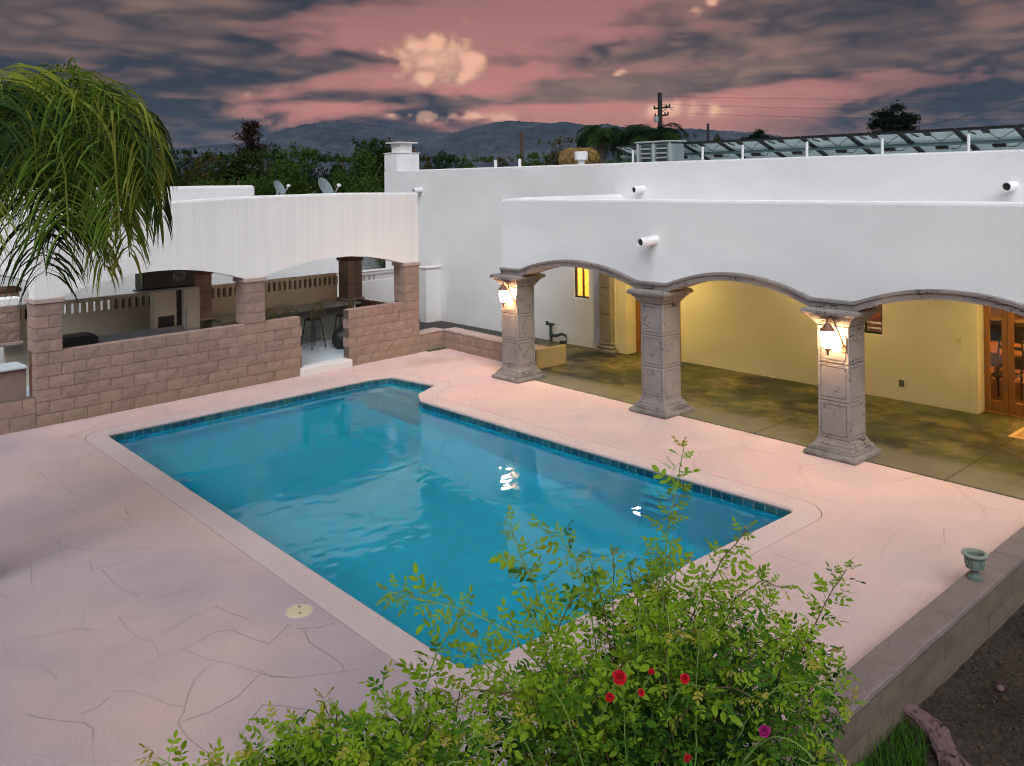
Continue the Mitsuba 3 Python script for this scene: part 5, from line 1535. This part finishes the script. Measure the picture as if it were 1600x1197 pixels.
ROSE_RND = [(2.503, 2.011, 2.18), (2.576, 3.077, 1.397), (3.163, 2.319, 1.405), (2.295, 2.38, 1.851), (3.236, 2.494, 1.876), (3.485, 2.08, 1.334), (2.744, 2.023, 2.245), (3.273, 2.352, 1.406), (3.033, 2.298, 1.664), (2.786, 2.227, 2.16), (3.071, 2.653, 1.852), (3.034, 1.746, 1.882), (3.442, 2.189, 1.243), (2.896, 2.314, 1.887), (2.311, 2.194, 2.019), (2.201, 2.119, 1.891), (3.219, 1.926, 1.933), (3.193, 2.636, 1.681), (2.832, 2.096, 2.184), (2.273, 2.399, 1.797), (2.534, 2.581, 1.776), (2.837, 1.57, 2.294), (3.434, 2.073, 1.832), (2.786, 2.016, 2.196), (3.116, 2.261, 2.14), (3.505, 1.965, 1.256), (2.618, 1.704, 1.828), (2.76, 2.698, 1.226), (2.408, 3.08, 1.328), (2.509, 2.434, 1.944), (3.051, 1.852, 2.135), (2.841, 1.489, 2.177), (2.833, 2.021, 1.716), (2.931, 2.85, 1.65), (2.583, 2.017, 2.134), (2.04, 2.45, 2.049), (2.711, 2.321, 2.161), (2.203, 2.234, 1.726), (2.862, 2.604, 1.56), (2.668, 2.34, 1.447), (2.74, 2.191, 2.292), (2.751, 2.789, 1.233), (2.642, 1.702, 2.147), (2.28, 2.292, 2.057), (2.464, 1.893, 2.435), (3.811, 2.067, 1.369), (3.797, 1.947, 1.511), (3.206, 2.249, 1.424), (2.969, 2.655, 1.739), (3.106, 1.734, 1.592), (3.052, 2.47, 1.521), (2.992, 2.122, 1.564), (2.87, 2.818, 1.58), (3.833, 2.018, 1.716), (2.542, 2.737, 1.313), (1.992, 2.433, 1.764), (2.887, 1.682, 2.277), (3.186, 2.27, 1.64), (2.464, 2.14, 1.698), (1.87, 2.373, 1.842), (3.144, 2.362, 1.384), (3.63, 2.065, 1.472), (2.832, 2.48, 1.903), (2.813, 2.648, 1.282), (2.086, 2.209, 2.237), (3.241, 2.396, 1.646), (2.533, 1.959, 2.03), (2.651, 2.423, 1.568), (2.914, 1.535, 1.844), (3.106, 2.403, 1.805), (2.595, 2.044, 2.207), (2.43, 1.988, 1.769), (3.105, 1.996, 1.5), (2.95, 2.529, 1.327), (3.424, 2.255, 1.964), (2.69, 2.853, 1.58), (2.595, 2.995, 1.569), (2.409, 2.599, 1.879), (3.076, 2.066, 1.958), (2.776, 1.542, 1.984), (2.826, 2.55, 1.637), (2.565, 2.089, 2.348), (2.988, 1.871, 1.647), (3.235, 2.048, 1.322), (2.945, 2.735, 1.604), (2.59, 2.156, 1.649), (2.641, 2.824, 1.278), (2.608, 1.895, 2.155), (2.504, 1.978, 1.991), (2.521, 2.965, 1.605), (2.827, 2.826, 1.639), (2.522, 2.283, 1.828), (3.06, 2.666, 1.591), (2.285, 2.463, 1.745), (2.302, 1.997, 2.259), (2.449, 3.06, 1.189), (2.641, 1.891, 1.727), (2.966, 2.213, 1.831), (2.464, 2.944, 1.251), (3.517, 1.83, 1.876), (2.832, 2.717, 1.427), (2.485, 2.399, 1.542), (2.644, 2.984, 1.345), (2.789, 1.864, 2.172), (2.915, 2.742, 1.105), (2.944, 2.595, 1.653), (3.069, 1.879, 2.023), (2.245, 2.816, 1.706), (3.018, 2.726, 1.568), (2.554, 1.835, 2.407), (2.769, 3.006, 1.053), (3.107, 1.698, 1.826), (3.378, 2.366, 1.844), (2.909, 1.634, 1.836), (2.734, 2.016, 2.217), (3.635, 1.929, 1.781), (2.436, 2.231, 1.638), (2.478, 1.947, 2.401), (2.316, 2.42, 2.062), (2.707, 3.069, 1.559), (2.826, 2.573, 1.463), (3.33, 2.336, 1.16), (3.448, 1.757, 1.531), (3.077, 2.081, 1.622), (2.603, 2.408, 1.542), (2.548, 3.038, 1.536), (2.695, 2.188, 2.137), (2.853, 1.952, 1.67), (2.856, 2.762, 1.758), (1.982, 2.479, 1.72), (3.317, 2.304, 1.943), (3.239, 1.936, 1.954), (2.562, 2.953, 1.595), (3.831, 1.946, 1.262), (2.747, 2.123, 1.571), (3.297, 1.933, 1.47), (2.917, 1.859, 1.638), (3.063, 2.165, 1.432), (3.172, 2.113, 2.135), (2.63, 2.648, 1.385), (2.439, 2.342, 1.778), (3.583, 2.129, 1.189), (3.534, 1.824, 1.361), (3.061, 2.058, 1.743), (3.269, 2.147, 2.045)]
ROSE_LRND = [(1.502, 2.516, 2.028), (1.254, 2.507, 2.275), (1.801, 2.489, 1.867), (1.335, 2.958, 1.795), (1.366, 2.271, 2.146), (1.61, 2.469, 2.182), (1.514, 2.16, 2.234), (1.22, 2.646, 2.002), (1.752, 2.472, 2.029), (1.444, 2.608, 2.185), (1.551, 2.761, 1.83), (1.674, 2.193, 2.081), (1.747, 2.401, 2.021), (1.163, 2.466, 2.126), (1.712, 2.143, 2.069), (1.46, 2.609, 1.925), (1.4, 2.657, 2.105), (1.376, 2.282, 2.299), (1.447, 2.814, 2.039), (1.544, 2.168, 2.072), (1.176, 2.505, 2.255), (1.835, 2.297, 1.887), (1.39, 2.325, 2.25), (1.588, 2.737, 2.02), (1.399, 2.809, 2.056), (1.745, 2.128, 2.117), (1.716, 2.566, 2.073), (1.628, 2.154, 2.115), (1.227, 2.913, 2.005), (1.188, 2.455, 2.256), (1.492, 2.82, 1.875), (1.521, 2.797, 2.019), (1.401, 2.883, 1.772), (1.753, 2.58, 2.057), (1.826, 2.329, 1.946), (1.604, 2.125, 2.289), (1.242, 2.706, 2.041), (1.481, 2.41, 2.047), (1.799, 2.39, 2.13), (1.196, 2.572, 2.204), (1.458, 2.318, 2.14), (1.352, 2.528, 2.059), (1.695, 2.102, 2.217), (1.726, 2.088, 2.303), (1.355, 2.837, 1.879), (1.788, 2.224, 2.21)]
ROSE_FLOW = [((2.272, 1.99, 2.27), 0.0281), ((2.355, 1.915, 2.286), 0.014), ((2.247, 2.013, 2.199), 0.0187), ((2.328, 1.94, 2.215), 0.014), ((2.441, 1.837, 2.262), 0.0187), ((2.645, 1.652, 2.075), 0.0234), ((2.446, 1.833, 1.983), 0.0164)]
ROSE_ROOT = (2.717, 2.262, 0.571)
ROSE_LROOT = (1.532, 2.524, 1.172)


def bezier(p0, p1, p2, n):
    t = np.linspace(0, 1, n)[:, None]
    return (1 - t) ** 2 * p0 + 2 * t * (1 - t) * p1 + t * t * p2


def resample(p, step):
    d = np.r_[0, np.cumsum(np.linalg.norm(np.diff(p, axis=0), axis=1))]
    n = max(3, int(d[-1] / step))
    s = np.linspace(0, d[-1], n)
    return np.stack([np.interp(s, d, p[:, k]) for k in range(3)], 1)


# one leaflet: a folded ovate blade, base at the origin, along +x
LEAF_V = np.array([(0, 0, 0), (0.28, 0.24, 0.045), (0.28, 0, 0), (0.28, -0.24, 0.045), (0.66, 0.23, 0.03), (0.66, 0, -0.02), (0.66, -0.23, 0.03), (1, 0, -0.09)], float)
LEAF_F = np.array([(0, 2, 1), (0, 3, 2), (1, 2, 5), (1, 5, 4), (2, 3, 6), (2, 6, 5), (4, 5, 7), (5, 6, 7)])


def compound_leaf(base, d, up, size, rg, n=5):
    """A rose leaf: a short stalk with paired leaflets and one at the tip."""
    d = d / np.linalg.norm(d)
    s = np.cross(d, up)
    s /= np.linalg.norm(s) + 1e-9
    u = np.cross(s, d)
    V, F = [], []
    L = size * 2.3
    spots = [(1.0, 0)] + [(f, sg) for f in ((0.45, 0.78) if n == 5 else (0.6,)) for sg in (-1, 1)]
    for f, sg in spots:
        b = base + d * L * f - u * L * 0.12 * f * f
        x = d * (1.0 if sg == 0 else 0.55) + s * sg * 0.85 - u * rg.uniform(-0.05, 0.35)
        x /= np.linalg.norm(x)
        y = np.cross(u + rg.normal(size=3) * 0.35, x)
        y /= np.linalg.norm(y) + 1e-9
        z = np.cross(x, y)
        sz = size * (1.15 if sg == 0 else 0.95) * rg.uniform(0.82, 1.15)
        k = len(V)
        V += [b + sz * (q[0] * x + q[1] * y * 0.95 + q[2] * z) for q in LEAF_V]
        F += (LEAF_F + k).tolist()
    k = len(V)
    w = s * 0.0012
    V += [base - w, base + w, base + d * L + w, base + d * L - w]
    F += [(k, k + 1, k + 2), (k, k + 2, k + 3)]
    return np.array(V), np.array(F)


def rose(name, lab, root, heroes, tips, flowers, seed, spread):
    rg = np.random.default_rng(seed)
    key = thing(name, lab, "rose bush")
    canes, leaves = [], []
    root = np.array(root)

    def run(path, r0, hero, light):
        path = resample(np.array(path), 0.034)
        path = path + np.cumsum(rg.normal(size=path.shape) * 0.0022, 0)
        n = len(path)
        canes.append((tube(path, np.linspace(r0, 0.0022, n), 5), hero))
        side = rg.uniform(0, 6.28)
        L = np.linalg.norm(np.diff(path, axis=0), axis=1).sum()
        start = max(0.0, 1 - 1.25 / L) if not hero else max(0.0, 1 - 1.1 / L)
        for i in range(int(start * n), n - 1):
            t = path[min(i + 1, n - 1)] - path[i - 1 if i else 0]
            t /= np.linalg.norm(t)
            for rep in range((3 if hero and i > n * 0.8 else 2) if rg.random() < 0.75 else 1):
                side += 2.4
                a = np.cross(t, [0.3, 0.2, 0.9])
                a /= np.linalg.norm(a)
                b = np.cross(t, a)
                d = (a * math.cos(side) + b * math.sin(side)) + t * 0.45 + np.array([0, 0, 0.12])
                f = (i / n - start) / (1 - start + 1e-9)
                sz = rg.uniform(0.018, 0.046) * (1.0 if f < 0.85 else 0.75)
                up = np.array([rg.normal() * 0.4 - 0.2, rg.normal() * 0.4 - 0.2, 1.0])
                leaves.append((path[i], d, up, sz, f, light))
        for k in range(3):   # tuft of young leaves at the tip
            d = t + rg.normal(size=3) * 0.5
            leaves.append((path[-1], d, np.array([0, 0, 1.0]), rg.uniform(0.016, 0.026), 1.2, light))

    for h in heroes:
        h = [np.array(q) for q in h]
        r0 = root + np.array([rg.normal() * spread, rg.normal() * spread, 0])
        r0[2] = -0.30
        low = bezier(r0, np.array([r0[0] * 0.4 + h[0][0] * 0.6, r0[1] * 0.4 + h[0][1] * 0.6, h[0][2] * 0.6]), h[0], 14)
        # smooth path through the given points
        pts = np.vstack([low[:-1], h])
        run(pts, 0.0085, True, rg.uniform(0.55, 1.0))
    for tip in tips:
        tip = np.array(tip)
        r0 = root + np.array([rg.normal() * spread, rg.normal() * spread, 0])
        r0[2] = -0.30
        c = np.array([r0[0] * 0.55 + tip[0] * 0.45, r0[1] * 0.55 + tip[1] * 0.45, tip[2] * rg.uniform(0.85, 1.15) + 0.1])
        run(bezier(r0, c, tip, 30), 0.007, False, rg.uniform(0, 0.75))
    for m_, hero in canes:
        add(key + "__cane", m_, "rose_cane" if rg.random() < 0.6 else "rose_wood", smooth=60)
    items = []
    for p, d, up, sz, f, light in leaves:
        painted_lum = light * 0.75 + 0.55 * (f - 0.5) + 0.35 * (p[2] - root[2] - 2.2) + rg.normal() * 0.22  # young tips paler; lit tops and shaded interior also painted into leaf colour
        m_ = "rose_leaf_tip" if f > 1.0 and rg.random() < 0.55 else "rose_leaf_light" if painted_lum > 0.50 else "rose_leaf_mid" if painted_lum > 0.12 else "rose_leaf_dark"
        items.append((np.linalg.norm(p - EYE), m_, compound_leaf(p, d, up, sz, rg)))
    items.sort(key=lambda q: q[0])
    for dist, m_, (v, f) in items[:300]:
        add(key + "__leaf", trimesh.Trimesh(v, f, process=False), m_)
    rest = {}
    for dist, m_, (v, f) in items[300:]:
        vs, fs, n = rest.setdefault(m_, ([], [], [0]))
        vs.append(v)
        fs.append(f + n[0])
        n[0] += len(v)
    for j, (m_, (vs, fs, n)) in enumerate(sorted(rest.items())):
        add(key + ("__foliage" if j == 0 else "__foliage"), trimesh.Trimesh(np.vstack(vs), np.vstack(fs), process=False), m_, kind="stuff")
    for (c, r), mt in flowers:
        c = np.array(c)
        vs, fs, n = [], [], 0
        for k in range(26):
            ring = k / 26
            a = k * 2.39996
            rr_ = r * (0.12 + 0.88 * ring)
            tilt = 1.25 - 1.15 * ring
            nu, nv = 4, 5
            for iu in range(nu):
                for iv in range(nv):
                    uu, vv = iu / (nu - 1), (iv / (nv - 1) - 0.5) * 2
                    w = r * (0.30 + 0.42 * ring) * math.sin(0.35 + uu * 1.9)
                    rad = rr_ * (0.25 + 0.75 * uu)
                    h_ = r * (0.25 + 0.75 * uu) * math.sin(tilt) * 0.95 - 0.25 * r * ring + r * 0.10 * uu * uu * math.cos(5 * a)
                    x_, y_ = rad - 0.18 * w * vv * vv, w * vv
                    vs.append((x_ * math.cos(a) - y_ * math.sin(a), x_ * math.sin(a) + y_ * math.cos(a), h_))
            for iu in range(nu - 1):
                for iv in range(nv - 1):
                    q = n + iu * nv + iv
                    fs += [(q, q + 1, q + nv + 1), (q, q + nv + 1, q + nv)]
            n += nu * nv
        m_ = trimesh.Trimesh(np.array(vs), np.array(fs), process=False)
        axis = EYE - c
        axis = axis / np.linalg.norm(axis) * 0.55 + np.array([rg.normal() * 0.25, rg.normal() * 0.25, 0.8])
        m_.apply_transform(trimesh.geometry.align_vectors([0, 0, 1], axis / np.linalg.norm(axis)))
        m_.apply_translation(c)
        fk = add(key + "__bloom", m_, mt, smooth=True)
        base = c - axis / np.linalg.norm(axis) * r * 0.2
        add(fk + "__stalk", tube(bezier(base, base + np.array([0.0, 0.03, -0.06]), base + np.array([0.02, 0.09, -0.15]), 8), 0.0022, 5), "rose_cane")


rose("rose_bush", "tall red-flowered rose bush filling the foreground before the pool", (2.717, 2.262, -0.3), ROSE_HERO, ROSE_RND, [(f, "rose_magenta" if i == 5 else "rose_red") for i, f in enumerate(ROSE_FLOW)], 31, 0.16)
rose("rose_bush", "smaller flowerless rose bush at the bottom left of the red roses", (1.532, 2.524, -0.3), ROSE_LEFT, ROSE_LRND, [], 32, 0.10)

# ------------------------------------------------------------------ grass and edging stones at the near right
grg = np.random.default_rng(55)
gxy = []
while len(gxy) < 16000:
    x, y = grg.uniform(3.4, 7.0), grg.uniform(1.2, 2.97)
    if x < 6.0 + (y - 2.3) * 1.15 + 0.15 * math.sin(y * 7):
        gxy.append((x, y))
gxy = np.array(gxy)
n = len(gxy)
hgt = grg.uniform(0.05, 0.15, n)
an = grg.uniform(0, 2 * PI, n)
lean = grg.uniform(0.1, 0.7, n)[:, None] * hgt[:, None] * np.stack([np.cos(an), np.sin(an)], 1)
b = np.column_stack([gxy, np.full(n, -0.31)])
w = np.column_stack([np.cos(an + 1.57), np.sin(an + 1.57), np.zeros(n)]) * 0.0045
m_ = b + np.column_stack([lean * 0.35, hgt * 0.6])
tip = b + np.column_stack([lean, hgt])
V = np.stack([b - w, b + w, m_ - w * 0.8, m_ + w * 0.8, tip], 1).reshape(-1, 3)
k = np.arange(n)[:, None] * 5
add("grass_patch", trimesh.Trimesh(V, np.vstack([k + [0, 1, 3], k + [0, 3, 2], k + [2, 3, 4]]), process=False), "grass_blade", kind="stuff", label="short dark green grass beside the retaining wall at the bottom right", cat="grass")
for i, (x, y, l, w_, lab) in enumerate(((6.80, 2.86, 0.26, 0.13, "pinkish edging stone nearest the retaining wall"), (6.60, 2.62, 0.27, 0.14, "middle pinkish edging stone beside the grass"), (6.40, 2.38, 0.28, 0.14, "pinkish edging stone at the bottom edge beside the grass"), (6.18, 2.14, 0.28, 0.14, "pinkish edging stone farthest from the retaining wall"))):
    s = trimesh.creation.box((l, w_, 0.10)).subdivide().subdivide().subdivide()
    v = np.array(s.vertices)
    v *= (1 + 0.9 * (meshkit.fbm(v * 7 + i, 3, 90 + i) - 0.5))[:, None]
    v += (0.06 * (meshkit.fbm(v * 22 + i * 7, 2, 80 + i) - 0.5))[:, None]
    s = trimesh.Trimesh(v, s.faces, process=False)
    s.apply_transform(trimesh.transformations.rotation_matrix(0.88 + 0.35 * math.sin(3.1 * i + 1), [0, 0, 1]))
    s.apply_translation((x, y, -0.23))
    add("edging_stone", s, "red_stone", label=lab, cat="stone", group="edging stones beside the grass")
crg = np.random.default_rng(91)
chips = []
n = 5200
cx, cy = crg.uniform(5.6, 14.0, n), crg.uniform(0.4, 3.0, n)
ii = np.clip(((cx - 2.5) / 18.5 * 239).round().astype(int), 0, 239)
jj = np.clip(((cy + 3.5) / 6.62 * 109).round().astype(int), 0, 109)
cz = gz[ii, jj] + 0.006
add("mulch", leaf_cards(np.column_stack([cx, cy, cz]), 0.022, crg), "mulch_chip", kind="stuff", label="dark bark chips and dry leaves strewn over the dirt at the bottom right", cat="mulch")
srg = np.random.default_rng(8)
for i, (x, y, r) in enumerate(((7.75, 2.62, 0.035), (8.9, 2.75, 0.05), (9.5, 2.7, 0.06))):
    s = trimesh.creation.icosphere(2, r)
    v = np.array(s.vertices) * np.array([1.2, 0.9, 0.6])
    v *= (1 + 0.5 * (meshkit.fbm(v * 25 + i, 3, 70 + i) - 0.5))[:, None]
    add("dirt_stone", trimesh.Trimesh(v + np.array([x, y, -0.255]), s.faces, process=False), "red_stone" if i == 0 else "urn_stone", label=("small reddish stone lying on the dirt right of the grass", "grey stone on the dirt below the urn", "larger grey stone on the dirt near the right edge")[i], cat="stone")

# ------------------------------------------------------------------ the air
HAZE = True
if HAZE:
    scene["air"] = {"type": "homogeneous", "albedo": rgb((0.42, 0.66, 0.99)), "sigma_t": 2.2e-5}
    lo, hi = np.array([-9000.0, -9000.0, -4.0]), np.array([9500.0, 9500.0, 540.0])
    put("haze", {"type": "cube", "to_world": T().translate(((lo + hi) / 2).tolist()).scale(((hi - lo) / 2).tolist()), "bsdf": {"type": "null"}, "interior": {"type": "ref", "id": "air"}},
        label="thin bluish evening haze over the valley", cat="haze", kind="stuff")
    scene["camera"]["medium"] = {"type": "ref", "id": "air"}
